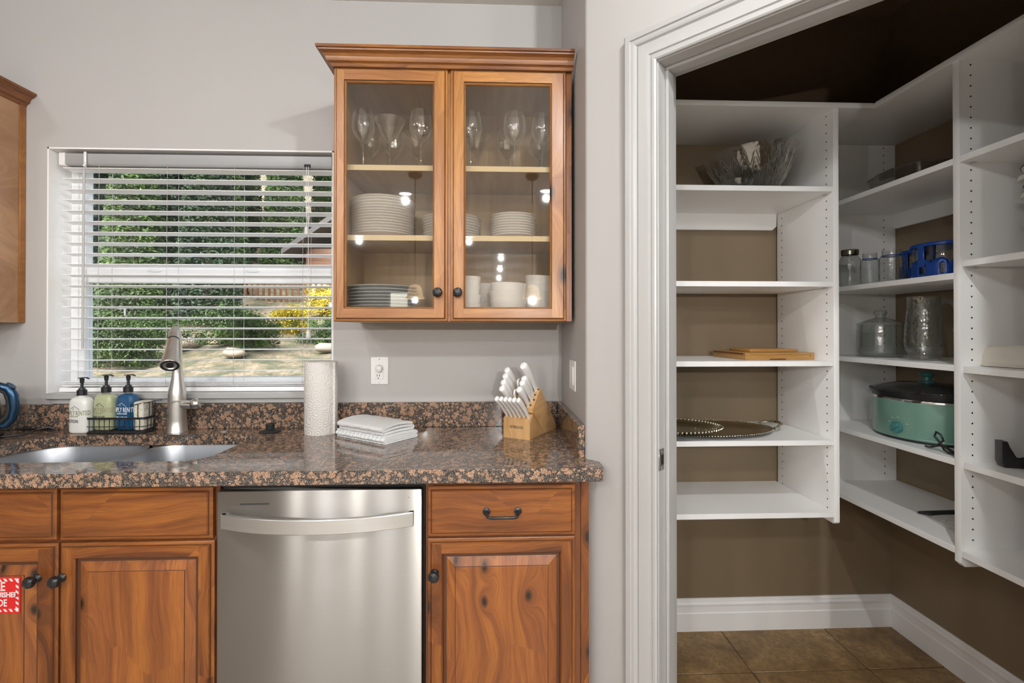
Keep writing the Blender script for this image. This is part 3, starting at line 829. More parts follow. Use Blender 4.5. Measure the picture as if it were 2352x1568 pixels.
# ------------------------------------------------------------------ sink base cabinet
SB = thing('base_cabinet', (-1.262, 1.76, 0), 'wide knotty alder sink cabinet with two doors, left of the dishwasher', 'cabinet')
g = G()
g.box(-1.716, -.812, YFR + .003, YW - .02, .10, .64)
g.box(-1.716, -1.700, YFR + .003, YW - .02, .10, .64); g.box(-.828, -.812, YFR + .003, YW - .02, .10, .872)
g.box(-1.70, -.83, 1.53, YW - .02, 0, .10)
part('carcass', g, 'frame', SB)
g = G()
for b in ((-1.690, -.824, .8535, .8735), (-1.690, -.824, .700, .714), (-1.716, -1.69, .10, .8735), (-.824, -.811, .10, .8735), (-1.285, -1.235, .10, .8735), (-1.690, -.824, .10, .125)):
    g.box(b[0], b[1], YFR + (.0006 if b[0] == -1.285 else 0), YFR + .018, b[2], b[3])
part('face_frame', g, 'frame', SB)
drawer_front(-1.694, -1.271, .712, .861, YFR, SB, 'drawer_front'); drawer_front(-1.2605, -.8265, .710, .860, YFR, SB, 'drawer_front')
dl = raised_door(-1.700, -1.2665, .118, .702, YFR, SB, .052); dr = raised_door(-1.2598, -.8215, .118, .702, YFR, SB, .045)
knob(-1.316, YD, .607, dl); knob(-1.247, YD, .607, dr)

# fire extinguisher sticker on the left door
stx1, stx0, stz0, stz1 = -1.3630, -1.497, .5075, .6115
ST = thing('sticker', ((stx0 + stx1) / 2, YD + .001, stz0), 'red and white fire extinguisher sticker on the cut-off cabinet door at left', 'sticker')
yk = YFR - .0198
g = G(); g.box(stx0, stx1, yk - .0012, yk, stz0, stz1); part('backing', g, 'sticker', ST)
g = G(); i = .0045; i2 = .0125
for b in ((stx0 + i, stx1 - i, stz0 + i, stz0 + i2), (stx0 + i, stx1 - i, stz1 - i2, stz1 - i), (stx0 + i, stx0 + i2, stz0 + i2, stz1 - i2), (stx1 - i2, stx1 - i, stz0 + i2, stz1 - i2)):
    g.box(b[0], b[1], yk - .0015, yk - .0011, b[2], b[3])
part('border', g, 'stickerw', ST)
g = G()
def stripe(x0, x1, z0, z1, horiz):
    L = (x1 - x0) if horiz else (z1 - z0); n_ = int(L / .0155)
    for k in range(n_):
        a = (k + .1) * L / n_; b = a + L / n_ * .5; s_ = .006
        if horiz: p = [(x0 + a, z0), (x0 + b, z0), (x0 + b - s_, z1), (x0 + a - s_, z1)]
        else: p = [(x0, z0 + a + s_), (x1, z0 + a), (x1, z0 + b), (x0, z0 + b + s_)]
        p = [(min(max(u, x0), x1), min(max(v, z0), z1)) for u, v in p]
        g.prism(p, yk - .0018, yk - .0014, axis='y')
stripe(stx0 + i, stx1 - i, stz0 + i, stz0 + i2, True); stripe(stx0 + i, stx1 - i, stz1 - i2, stz1 - i, True)
stripe(stx0 + i, stx0 + i2, stz0 + i2, stz1 - i2, False); stripe(stx1 - i2, stx1 - i, stz0 + i2, stz1 - i2, False)
part('stripes', g, 'sticker', ST)
cx = (stx0 + stx1) / 2
def st_text(s, z, size, cond):
    M = WM[ST.name].inverted() @ front(cx, yk - .0013, z); text('lettering', s, size, M, 'stickerw', ST, cond=cond, bold=.0006)
st_text('FIRE', .5835, .036, .78); st_text('EXTINGUISHER', .5600, .020, .86); st_text('INSIDE', .5365, .0285, .72)

# ------------------------------------------------------------------ cabinet beyond (mostly out of frame) so the run goes on
g = G(); g.box(-2.60, -1.755, YFR + .003, YW - .02, .10, .872); g.box(-1.755, -1.72, YFR, YFR + .04, .10, .872); g.box(-2.60, -1.755, YFR, YFR + .02, .10, .872); g.box(-2.60, -1.755, 1.53, YW - .02, 0, .10)
BC2 = thing('base_cabinet', (-2.16, 1.76, 0), 'knotty alder base cabinet under the kettle end of the counter', 'cabinet')
part('carcass', g, 'frame', BC2)
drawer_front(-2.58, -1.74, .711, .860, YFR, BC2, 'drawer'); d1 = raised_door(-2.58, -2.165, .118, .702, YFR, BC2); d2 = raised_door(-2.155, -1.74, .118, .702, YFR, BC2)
knob(-2.20, YD, .607, d1); knob(-2.12, YD, .607, d2)

# ------------------------------------------------------------------ right base cabinet
RB = thing('base_cabinet', (.045, 1.76, 0), 'narrow knotty alder base cabinet with one drawer and door, right of the dishwasher', 'cabinet')
g = G(); g.box(-.2035, .2915, YFR + .003, YW - .02, .10, .872); g.box(-.19, .285, 1.53, YW - .02, 0, .10)
part('carcass', g, 'frame', RB)
g = G()
for b in ((-.180, .240, .856, .8735), (-.180, .240, .692, .706), (-.2035, -.180, .10, .8735), (.240, .269, .10, .8735), (-.180, .240, .10, .125)):
    g.box(b[0], b[1], YFR, YFR + .018, b[2], b[3])
part('face_frame', g, 'frame', RB)
g = G(); g.box(.2665, .2905, YFR - .008, YFR + .02, .0, .8730, .001); part('filler_strip', g, 'woodV', RB)
dw = drawer_front(-.1965, .2475, .704, .8545, YFR, RB)
dd = raised_door(-.1965, .2475, .118, .6975, YFR, RB, .046)
knob(-.1745, YD, .600, dd)
g = G(); M0 = Matrix.Translation((.0265, YD, .776))
pts = [(-.047, 0, .004), (-.047, -.016, .001), (-.043, -.024, -.004), (-.034, -.027, -.006), (.034, -.027, -.006), (.043, -.024, -.004), (.047, -.016, .001), (.047, 0, .004)]
g.tube(pts, [.006, .005, .0048, .0044, .0044, .0048, .005, .006], 10, M=M0)
for sx in (-1, 1): g.lathe([(0, 0), (.0115, 0), (.0115, .003), (.008, .005), (0, .006)], 20, M=M0 @ Matrix.Translation((sx * .047, 0, .004)) @ Matrix.Rotation(R(90), 4, 'X'))
part('handle', g, 'iron', dw, label='black bail handle')

# ------------------------------------------------------------------ dishwasher
DW = thing('dishwasher', (-.509, 1.76, 0), 'stainless steel dishwasher with bowed bar handle under the granite counter', 'dishwasher')
g = G(); g.box(-.809, -.206, YFR + .012, YW - .03, .10, .871); g.box(-.806, -.21, 1.53, YW - .03, .01, .10); part('tub', g, 'blackm', DW)
g = G(); g.box(-.8085, -.2120, YD - .003, YFR + .011, .105, .8505, .004, seg=2); dwd = part('door', g, 'steel', DW, uv=True)
g = G(); M0 = Matrix.Identity(4)
# slot and indicator hole
g.box(-.742, -.658, YD - .0036, YD - .0025, .8115, .8140); part('vent_slot', g, 'blackm', dwd)
g = G(); g.lathe([(0, 0), (.0013, 0), (.0013, .0006), (0, .0006)], 10, M=Matrix.Translation((-.2515, YD - .0028, .826)) @ Matrix.Rotation(R(90), 4, 'X')); part('indicator_hole', g, 'blackm', dwd)
g = G(); loops = []
N = 28
for k in range(N + 1):
    u = -1 + 2 * k / N; x = -.5125 + .2765 * u; dy = .052 * (1 - abs(u) ** 2.2); yb = YD - .004 - dy
    loops.append([(x, yb - .012, .7455), (x, yb - .0135, .7475), (x, yb - .0135, .7855), (x, yb - .012, .7875), (x, yb, .7875), (x, yb, .7455)])
g.loft(loops)
g.box(-.7895, -.776, YD - .018, YD - .002, .7455, .7875, .001); g.box(-.2495, -.2355, YD - .018, YD - .002, .7455, .7875, .001)
part('handle', g, 'steelh', dwd, smooth=30, uv=True)
g = G(); g.box(-.8050, -.2150, YFR + .02, YFR + .03, .02, .10); part('kick_plate', g, 'black', DW)

# ------------------------------------------------------------------ countertop with sink cut-out
CZ0, CZ1 = .8745, .915
SX0, SX1, SY0, SY1 = -1.735, -.907, 1.545, 1.935
YCF = 1.422
def rrect(x0, x1, y0, y1, r, n=8, rl=None):
    pts = []
    for (cx, cy, a0, rr) in ((x1 - r, y0 + r, -90, r), (x1 - r, y1 - r, 0, r), ((x0 + (rl or r)), y1 - (rl or r), 90, rl or r), (x0 + (rl or r), y0 + (rl or r), 180, rl or r)):
        for k in range(n + 1):
            a = R(a0 + 90 * k / n); pts.append((cx + rr * math.cos(a), cy + rr * math.sin(a)))
    return pts
hole = rrect(SX0, SX1, SY0, SY1, .075, 8, .15)
outer = [(-2.62, YCF), (.315, YCF), (.3235, YCF + .003), (.3275, YCF + .011), (.3275, YC - K * .0 - .0345), (W - .0005, YC + .001), (W - .0005, YW - .0005), (-2.62, YW - .0005)]
g = G(); bm = g.bm
def ring_face(z, flip):
    vo = [bm.verts.new((x, y, z)) for x, y in outer]; vh = [bm.verts.new((x, y, z)) for x, y in hole]
    es = [bm.edges.new((vo[i], vo[(i + 1) % len(vo)])) for i in range(len(vo))] + [bm.edges.new((vh[i], vh[(i + 1) % len(vh)])) for i in range(len(vh))]
    bmesh.ops.triangle_fill(bm, use_beauty=True, use_dissolve=False, edges=es)
    return vo, vh
ot, ht = ring_face(CZ1, 0)
fil = [(0.0, -.0), (-.0008, -.004), (0, 0)]
# rounded nose: the top ring is set back a little, then the face
ob = [bm.verts.new((v.co.x, v.co.y - (.0025 if v.co.y < YCF + .02 else 0), CZ1 - .004)) for v in ot]
oc = [bm.verts.new((v.co.x, v.co.y, CZ0 + .003)) for v in ob]
od, hd = ring_face(CZ0, 1)
for A, B in ((ot, ob), (ob, oc), (oc, od), (ht, hd)):
    for k in range(len(A)): g.face([A[k], A[(k + 1) % len(A)], B[(k + 1) % len(B)], B[k]])
CT = thing('countertop', (-1.0, 1.74, CZ0), 'polished brown and black speckled granite countertop with backsplash', 'countertop')
part('slab', g, 'granite', CT, smooth=30)
BS = .022
g = G(); g.box(-2.62, W - BS - .0005, YW - BS, YW - .0008, CZ1 + .0002, 1.0185, .0015); part('backsplash', g, 'granite', CT)
g = G(); g.box(W - BS, W - .0008, YC + .012, YW - .0008, CZ1 + .0002, 1.0185, .0015); part('side_splash', g, 'granite', CT)

# ------------------------------------------------------------------ sink
SK = thing('sink', (-1.32, 1.74, .68), 'stainless steel undermount double bowl sink set in granite', 'sink')
xm0 = -1.305
def bowl(x0, x1, rl):
    g = G(); L = []
    for ins, z in ((-.012, CZ0 - .0008), (0.0, CZ0 - .0008), (.002, CZ0 - .006), (.004, .80), (.010, .72), (.030, .690), (.075, .682)):
        L.append([(x, y, z) for x, y in rrect(x0 + ins, x1 - ins, SY0 - .012 + ins, SY1 + .012 - ins, max(.09 - ins * .6, .02), 8, max(rl - ins * .6, .02))])
    g.loft(L, cap=False)
    v = [g.bm.verts.new(p) for p in L[-1]]; g.face(v)
    b = part('bowl', g, 'steels', SK, smooth=50, weld=True)
    g = G(); g.lathe([(0, 0), (.045, 0), (.045, .002), (.036, .003), (.034, .0), (0, -.0)], 24, c=((x0 + x1) / 2, 1.76, .683)); part('drain', g, 'chrome', b)
bowl(SX0 - .004, xm0 - .012, .14); bowl(xm0 + .012, SX1 + .004, .09)
g = G(); g.box(xm0 - .0135, xm0 + .0135, SY0 - .012, SY1 + .012, .845, CZ0 - .006, .004); part('divider', g, 'steels', SK)
# ------------------------------------------------------------------ glass-fronted wall cabinet
UX0, UX1, UZ0, UZ1 = -.560, .2790, 1.3525, 2.252
UF = 1.722                        # face frame front; doors stand .020 proud
UC = thing('wall_cabinet', (-.14, 1.88, UZ0), 'alder wall cabinet with two glass doors full of plates and glasses', 'cabinet')
g = G(); T = .016
for b in ((UX0, UX0 + T, UZ0, UZ1), (UX1 - T, UX1, UZ0, UZ1)):
    g.box(b[0], b[1], UF + .002, YW - .001, b[2], b[3])
g.box(UX0 + T, UX1 - T, UF + .002, YW - .001, UZ0, UZ0 + .020); g.box(UX0 + T, UX1 - T, UF + .002, YW - .001, UZ1 - .020, UZ1)
g.box(UX0 + T, UX1 - T, YW - .010, YW - .001, UZ0 + .02, UZ1 - .02)
part('carcass', g, 'maple', UC)
g = G()
for b in ((UX0, UX0 + .030, UZ0, UZ1), (UX1 - .030, UX1, UZ0, UZ1), (-.170, -.142, UZ0 + .022, UZ1 - .02), (UX0 + .03, UX1 - .03, UZ0, UZ0 + .022), (UX0 + .03, UX1 - .03, UZ1 - .02, UZ1)):
    g.box(b[0], b[1], UF, UF + .018, b[2], b[3], .0008)
part('face_frame', g, 'uwoodV', UC)
g = G(); g.box(.2590, UX1 + .001, UF - .006, UF + .002, UZ0, UZ1, .001); part('end_stile', g, 'woodV', UC)
g = G(); g.box(UX0 - .0012, UX0, UF, YW - .001, UZ0, UZ1); part('side_panel', g, 'side', UC)
for z in (1.915, 1.663):
    g = G(); g.box(UX0 + T + .001, UX1 - T - .001, UF + .030, YW - .012, z - .019, z); s_ = part('shelf', g, 'maple', UC)
    g = G(); g.box(UX0 + T + .001, UX1 - T - .001, UF + .0285, UF + .030, z - .019, z); part('edge_band', g, 'mapleE', s_)
def glass_door(x0, x1, gx0, gx1, kx):
    z0, z1 = 1.3535, 2.243; gz0, gz1 = 1.4035, 2.190
    g = G(); y = UF
    def rr(ins, f): return [(x0 + ins, y - f, z0 + ins), (x1 - ins, y - f, z0 + ins), (x1 - ins, y - f, z1 - ins), (x0 + ins, y - f, z1 - ins)]
    def gg(o, f): return [(gx0 - o, y - f, gz0 - o), (gx1 + o, y - f, gz0 - o), (gx1 + o, y - f, gz1 + o), (gx0 - o, y - f, gz1 + o)]
    Ls = [rr(0, 0), rr(0, .010), rr(.002, .012), rr(.007, .0125), rr(.009, .0165), rr(.012, .020), gg(.006, .020), gg(.0052, .0165), gg(.0042, .0160), gg(.003, .0145), gg(0, .010), gg(0, 0)]
    ms = [(1, 0), (1, 0), (1, 0), 2, (1, 0), (1, 0), 2, 2, (1, 0), (1, 0), (1, 0)]
    rs = [g._v(l, None) for l in Ls]
    for i, (a, b) in enumerate(zip(rs, rs[1:])):
        if i == 5:
            g.quad(x0 + .012, gx0 - .006, z0 + .012, z1 - .012, y - .020, 0); g.quad(gx1 + .006, x1 - .012, z0 + .012, z1 - .012, y - .020, 0)
            g.quad(gx0 - .006, gx1 + .006, z0 + .012, gz0 - .006, y - .020, 1); g.quad(gx0 - .006, gx1 + .006, gz1 + .006, z1 - .012, y - .020, 1)
            continue
        for k in range(4):
            mi = ms[i][k % 2] if isinstance(ms[i], tuple) else ms[i]
            g.face([a[k], a[(k + 1) % 4], b[(k + 1) % 4], b[k]], mi)
    d = part('door', g, ['uwoodV', 'uwoodH', 'glaze'], UC, smooth=25)
    g = G(); g.box(gx0 - .004, gx1 + .004, y - .0075, y - .0045, gz0 - .004, gz1 + .004); part('pane', g, 'pane', d)
    knob(kx, y - .020, 1.4525, d, .0165)
glass_door(-.5565, -.1615, -.5145, -.2135, -.193)
glass_door(-.1505, .2580, -.0985, .2010, -.124)
# crown moulding, returned on the left
def crown(x0, x1, z, yf, name, parent, right=False):
    pr = [(0, 0), (.004, .001), (.006, .005), (.008, .010), (.013, .013), (.017, .0140), (.019, .018), (.021, .027), (.027, .035), (.036, .040), (.039, .041), (.040, .045), (.046, .047), (.046, .056), (0, .056)]
    g = G()
    if not right:
        L = [[(x0 - o, YW - .001, z + h) for o, h in pr], [(x0 - o, yf - o, z + h) for o, h in pr], [(x1, yf - o, z + h) for o, h in pr]]
    else:
        L = [[(x0, yf - o, z + h) for o, h in pr], [(x1 + o, yf - o, z + h) for o, h in pr], [(x1 + o, YW - .001, z + h) for o, h in pr]]
    g.loft(L); return part(name, g, 'crown', parent, smooth=16)
crown(UX0 + .002, UX1 + .003, 2.2385, UF - .019, 'crown_moulding', UC)

# wall cabinet at the left edge
LX = -1.928
LC = thing('wall_cabinet', (-2.35, 1.88, 1.352), 'wall cabinet cut off at the left edge, plain side panel with crown', 'cabinet')
g = G(); g.box(-2.80, LX, UF, YW - .001, 1.3525, 2.252); part('carcass', g, 'side', LC)
g = G(); g.box(LX, LX + .0045, YW - .026, YW - .001, 1.3525, 2.245, .001); part('scribe_strip', g, 'uwoodV', LC)
crown(-2.80, LX, 2.2385, UF - .019, 'crown_moulding', LC, right=True)
g = G(); g.rects(-2.795, -2.37, 1.3535, 2.235, UF, [(0, 0), (0, .012), (.012, .02), (.055, .02), (.056, .01), (.09, .018)], mats=[0] * 6); d = part('door', g, ['uwoodV'], LC, smooth=25)
g = G(); g.rects(-2.36, LX - .003, 1.3535, 2.235, UF, [(0, 0), (0, .012), (.012, .02), (.055, .02), (.056, .01), (.09, .018)], mats=[0] * 6); d = part('door', g, ['uwoodV'], LC, smooth=25)

# ------------------------------------------------------------------ crockery behind the glass
def plate(name, r, mat, h, coupe=False):
    g = G()
    if coupe: pr = [(0, .002), (r * .55, .002), (r * .62, 0), (r * .66, .0), (r * .70, .003), (r * .97, h), (r, h + .001), (r * .99, h + .003), (r * .68, .0065), (0, .0055)]
    else: pr = [(0, .001), (r * .60, .001), (r * .62, 0), (r * .66, 0), (r * .70, .003), (r * .98, h), (r, h + .0015), (r * .985, h + .0035), (r * .70, .0075), (r * .62, .0055), (0, .005)]
    g.lathe(pr, 48)
    return part(name, g, mat, None, 'x', 'plate', smooth=50)
def stack(proto, n, x, y, z, dz, labels, group, jit=.0012, shrink=0):
    for k in range(n):
        o = proto if (k == 0 and not proto.get('used')) else copy_tree(proto)
        proto['used'] = 1
        place(o, (x + random.uniform(-jit, jit), y + random.uniform(-jit, jit), z + dz * k), random.random() * 6)
        s_ = 1 - shrink * (n - 1 - k); o.scale = (s_, s_, 1); tag(o, labels(k, n), 'plate', group)
def lb(desc, place_):
    def f(k, n):
        if k == 0: return 'bottom %s %s' % (desc, place_)
        if k == n - 1: return 'top %s %s' % (desc, place_)
        w_ = ['second', 'third', 'fourth', 'fifth', 'sixth', 'seventh', 'eighth']
        if k < n / 2: return '%s lowest %s %s' % (w_[k - 1], desc, place_)
        return '%s highest %s %s' % (w_[n - 2 - k], desc, place_)
    return f
dp = plate('dinner_plate', .1195, 'china', .017)
stack(dp, 14, -.4245, 1.885, 1.6632, .0102, lb('white dinner plate', 'of the tall stack behind the left glass door'), 'tall stack of white plates on the middle shelf', .002)
mp = plate('side_plate', .1165, 'china', .014)
stack(mp, 8, -.1640, 1.890, 1.6632, .0102, lb('white plate', 'of the stack hidden by the middle stiles'), 'white plates behind the middle stiles', .002, .006)
sp_ = plate('salad_plate', .0880, 'china', .014)
stack(sp_, 9, .0780, 1.868, 1.6632, .0098, lb('small white plate', 'of the stack behind the right glass door'), 'small white plates behind the right door', .0012, -.004)
gp = plate('coupe_plate', .131, 'greychina', .013, True)
stack(gp, 9, -.4240, 1.880, 1.3728, .0122, lb('grey rimmed plate', 'of the stack on the left cabinet floor'), 'grey plates on the cabinet floor', .003)
for o in (dp, mp, sp_, gp): del o['used']

def bowlm(name, r, h, mat='china', foot=.5, curve=.8):
    g = G(); pr = [(0, .002), (r * foot * .9, .002), (r * foot, 0), (r * (foot + .02), .003)]
    for k in range(1, 7):
        u = k / 6; pr.append((r * (foot + (1 - foot) * u ** curve), .003 + (h - .003) * u))
    pr += [(r - .0035, h + .0008)]
    for k in range(5, -1, -1):
        u = k / 6; pr.append((r * (foot + (1 - foot) * u ** curve) - .004, .008 + (h - .004) * u))
    pr += [(0, .007)]
    g.lathe(pr, 40); return part(name, g, mat, None, 'x', 'bowl', smooth=50)
def B(proto, used, x, y, z, rx, ry, label, group=None):
    o = proto if not used else copy_tree(proto); o.location = (x, y, z); o.rotation_euler = (rx, ry, 0); tag(o, label, 'bowl', group); return o
rk = bowlm('ramekin', .0400, .046, foot=.80, curve=.7)
for k, lab in enumerate(('bottom white ramekin of the stack beside the cabinet stile', 'second lowest white ramekin beside the cabinet stile', 'third white ramekin up beside the cabinet stile', 'topmost white ramekin beside the cabinet stile')):
    B(rk, k, -.0850, 1.800, 1.3728 + .0335 * k, 0, R((0, 1.2, -2, 1)[k]), lab, 'stacked white ramekins')
bb = bowlm('bowl', .0690, .062, foot=.74, curve=.45)
B(bb, 0, .0555, 1.815, 1.3728, 0, 0, 'lower white bowl of the pair in front, right cabinet floor', 'white bowls on the cabinet floor')
B(bb, 1, .0555, 1.815, 1.408, 0, R(-3), 'middle white bowl in front, seated askew, right cabinet floor', 'white bowls on the cabinet floor')
B(bb, 1, .0545, 1.815, 1.4340, 0, R(1.5), 'upper white bowl of the front stack, right cabinet floor', 'white bowls on the cabinet floor')
for k, (dz, ry, lab) in enumerate(((0, 0, 'bottom white bowl of the right hand stack by the cabinet side'), (.036, 2, 'second white bowl of the right hand stack by the cabinet side'), (.061, 5, 'third white bowl of the right hand stack by the cabinet side'), (.094, 4, 'top white bowl of the right hand stack by the cabinet side'))):
    B(bb, 1, .1850, 1.885, 1.3728 + dz, 0, R(ry), lab, 'white bowls on the cabinet floor')
bk = bowlm('bowl', .0700, .060, foot=.6, curve=.6)
for k, lab in enumerate(('bottom white bowl of the rear stack behind the ramekins', 'middle white bowl of the rear stack behind the ramekins', 'top white bowl of the rear stack behind the ramekins')):
    B(bk, k, -.030, 1.955, 1.3728 + .036 * k, 0, R(k), lab, 'white bowls behind the ramekins')

# stemware
def stem(name, prof, cat='wine glass'):
    t = thing(name, (0, 0, 0), 'x', cat)
    g = G(); g.lathe(prof, 36); part('bowl', g, 'wine', t, local=True, smooth=50)
    zb = prof[0][1]
    g = G(); g.lathe([(.003, zb + .002), (.0045, zb - .004), (.0032, zb - .014), (.0029, .02), (.004, .010), (.010, .0045), (.034, .0015), (.0345, .0), (0, .0)], 28); part('stem', g, 'clear', t, local=True, smooth=50)
    return t
def wprof(zb, h, r, rr_):
    pts = [(.0, zb)]
    for k in range(1, 13):
        u = k / 12; pts.append((r * math.sin(min(1, u * 1.9) * math.pi / 2) ** .8 if u < .52 else r - (r - rr_) * ((u - .52) / .48) ** 1.6, zb + h * u))
    return pts
wg = stem('wine_glass', wprof(.090, .120, .0420, .033))
mg = stem('martini_glass', [(0, .092), (.012, .097), (.030, .125), (.047, .160), (.056, .178), (.057, .180)])
tg = stem('wine_glass', [(0, .097), (.010, .101), (.030, .122), (.0415, .140), (.0425, .155), (.040, .18), (.035, .212)])
ZS = 1.9153
def put(p, used, x, y, lab, gr):
    o = p if not used else copy_tree(p); place(o, (x, y, ZS), 0, label=lab, group=gr)
put(wg, 0, -.4790, 1.795, 'round wine glass at the front left of the top shelf', 'glasses on the top shelf')
put(tg, 0, -.2680, 1.795, 'tall angular wine glass at the front beside the left door stile', 'glasses on the top shelf')
put(mg, 0, -.3810, 1.795, 'martini glass at the front between two wine glasses', 'glasses on the top shelf')
put(wg, 1, -.4900, 1.945, 'wine glass at the back left, behind the front left glass', 'glasses on the top shelf')
put(wg, 1, -.4000, 1.955, 'wine glass at the back, behind the martini glass', 'glasses on the top shelf')
put(mg, 1, -.3050, 1.930, 'martini glass at the back, behind the tall angular glass', 'glasses on the top shelf')
put(wg, 1, -.0840, 1.795, 'wine glass at the front left behind the right door', 'glasses on the top shelf')
put(wg, 1, .0780, 1.790, 'wine glass at the front in the middle of the right door', 'glasses on the top shelf')
put(wg, 1, .1830, 1.800, 'wine glass at the front beside the right edge of the right door', 'glasses on the top shelf')
put(mg, 1, -.0690, 1.935, 'wide glass at the back left behind the right door', 'glasses on the top shelf')
put(wg, 1, .0540, 1.950, 'wine glass at the back in the middle of the right door', 'glasses on the top shelf')
put(wg, 1, .1860, 1.950, 'wine glass at the back right of the right door', 'glasses on the top shelf')

# ------------------------------------------------------------------ outlet and switch
OT = thing('outlet', (-.4795, YW, 1.093), 'white wall outlet with a plugged-in cap, above the folded towels', 'outlet')
g = G(); g.box(-.5170, -.4425, YW - .006, YW - .0003, 1.0925, 1.2085, .0025); part('cover_plate', g, 'white', OT)
g = G(); g.box(-.4975, -.4635, YW - .0075, YW - .0055, 1.115, 1.183, .001); rc = part('receptacle', g, 'white', OT)
g = G()
for x in (-.489, -.4795): g.box(x - .001, x + .0012, YW - .0082, YW - .0074, 1.1255, 1.1355)
g.lathe([(0, 0), (.0024, 0), (.0024, .0005), (0, .0005)], 12, M=Matrix.Translation((-.4845, YW - .0077, 1.119)) @ Matrix.Rotation(R(90), 4, 'X'))
part('slots', g, 'blackm', rc)
g = G(); g.lathe([(0, 0), (.0145, 0), (.0145, .012), (.012, .020), (.006, .024), (0, .0245)], 24, M=Matrix.Translation((-.479, YW - .0072, 1.161)) @ Matrix.Rotation(R(90), 4, 'X') @ Matrix.Diagonal((1, 1.15, 1, 1)))
g.box(-.480, -.477, YW - .0325, YW - .031, 1.165, 1.176, .0005)
part('plug_cap', g, 'white', OT)
g = G()
for z in (1.1000, 1.1985): g.lathe([(0, 0), (.0028, 0), (.0022, .0012), (0, .0012)], 12, M=Matrix.Translation((-.4805, YW - .006, z)) @ Matrix.Rotation(R(90), 4, 'X'))
part('screw', g, 'chrome', OT)
SW = thing('light_switch', (W, 1.754, 1.104), 'white rocker switch plate on the short return wall', 'switch')
g = G(); g.box(W - .0065, W - .0003, 1.695, 1.815, 1.104, 1.212, .002); part('cover_plate', g, 'white', SW)
for y in (1.718, 1.757):
    g = G(); g.box(W - .0105, W - .006, y, y + .033, 1.124, 1.192, .0015); part('rocker', g, 'white', SW)

# ------------------------------------------------------------------ faucet
FX, FYY = -1.263, 1.985
FA = thing('faucet', (FX, FYY, CZ1), 'brushed nickel pull-down kitchen faucet behind the sink', 'faucet')
g = G(); g.lathe([(0, 0), (.0385, 0), (.0385, .004), (.0365, .008), (.0345, .05), (.0325, .10), (.0315, .145), (.0300, .165), (.0250, .19), (.0205, .215), (.0178, .245), (.0165, .30), (.0160, .34)], 36, c=(FX, FYY, CZ1))
part('body', g, 'nickel', FA, smooth=50)
dirv = Vector((.50, -1.0, 0)).normalized()
pts = []; z0 = CZ1 + .335
for k in range(15):
    a = math.pi * k / 14 * .83; r = .068
    pts.append(Vector((FX, FYY, z0)) + dirv * (r - r * math.cos(a)) + Vector((0, 0, r * math.sin(a) * 1.05)))
g = G(); g.tube(pts, [.0160] * 8 + [.0162, .0165, .0168, .017, .0172, .0175, .0178], 20)
part('spout', g, 'nickel', FA, smooth=60)
e1 = pts[-1]; dd_ = (pts[-1] - pts[-2]).normalized()
dd_ = (dd_ + Vector((dirv.x * .30, dirv.y * .30, -.1))).normalized()
g = G(); g.tube([e1 - dd_ * .002, e1 + dd_ * .003], .0186, 24); part('ring', g, 'blackm', FA)
L_ = .125
Mh = Matrix.Translation(e1 + dd_ * .003) @ dd_.to_track_quat('Z', 'Y').to_matrix().to_4x4()
g = G(); g.lathe([(0, 0), (.0180, 0), (.0190, .02), (.0215, .05), (.0255, .085), (.0310, .118), (.0320, L_ - .003), (.0305, L_), (.020, L_), (.018, L_ - .003), (0, L_ - .003)], 36, M=Mh)
hd = part('spray_head', g, 'nickel', FA, smooth=45)
g = G(); g.lathe([(0, 0), (.011, 0), (.011, -.002), (0, -.002)], 20, M=Mh @ Matrix.Translation((0, 0, L_ + .0002))); g.lathe([(.022, .0), (.028, 0), (.028, .0008), (.022, .0008)], 30, M=Mh @ Matrix.Translation((0, 0, L_ + .0002)))
part('nozzle', g, 'blackm', hd)
g = G(); hx = FX + .020; hz_ = CZ1 + .110
g.tube([(hx, FYY - .004, hz_), (hx + .045, FYY - .008, hz_ - .002)], [.019, .0165], 24)
g.lathe([(0, -.014), (.018, -.014), (.0225, -.008), (.0235, .004), (.021, .009), (0, .011)], 30, M=Matrix.Translation((hx + .062, FYY - .012, hz_ + .004)) @ Matrix.Rotation(R(68), 4, 'Y') @ Matrix.Rotation(R(-18), 4, 'X'))
hb = part('handle', g, 'nickel', FA, smooth=45)
g = G(); g.loft([[(x, y - w_, z), (x, y + w_, z), (x, y + w_, z + t_), (x, y - w_, z + t_)] for x, y, z, w_, t_ in ((FX + .070, FYY - .030, hz_ + .014, .011, .004), (FX + .040, FYY - .040, hz_ + .020, .010, .004), (FX + .008, FYY - .046, hz_ + .016, .008, .0035), (FX - .006, FYY - .047, hz_ + .011, .004, .003))])
part('lever', g, 'nickel', FA, smooth=50)

g = G(); g.lathe([(0, 0), (.0215, 0), (.0215, .002), (.018, .0045), (0, .005)], 28, c=(-1.083, 1.992, CZ1)); part('hole_cover', g, 'chrome', None, 'small chrome disc set in the granite right of the faucet', 'hole cover')
STP = thing('sink_stopper', (-.890, 1.968, CZ1), 'black rubber sink stopper lying on the counter behind the sink', 'stopper')
g = G(); g.lathe([(0, 0), (.040, 0), (.0415, .003), (.036, .007), (.022, .010), (.017, .014), (0, .015)], 32, c=(-.890, 1.968, CZ1)); part('flange', g, 'black', STP)
g = G(); g.lathe([(.016, .012), (.0155, .026), (.0175, .030), (.0165, .034), (0, .035)], 28, c=(-.890, 1.968, CZ1)); part('grip', g, 'blackm', STP)

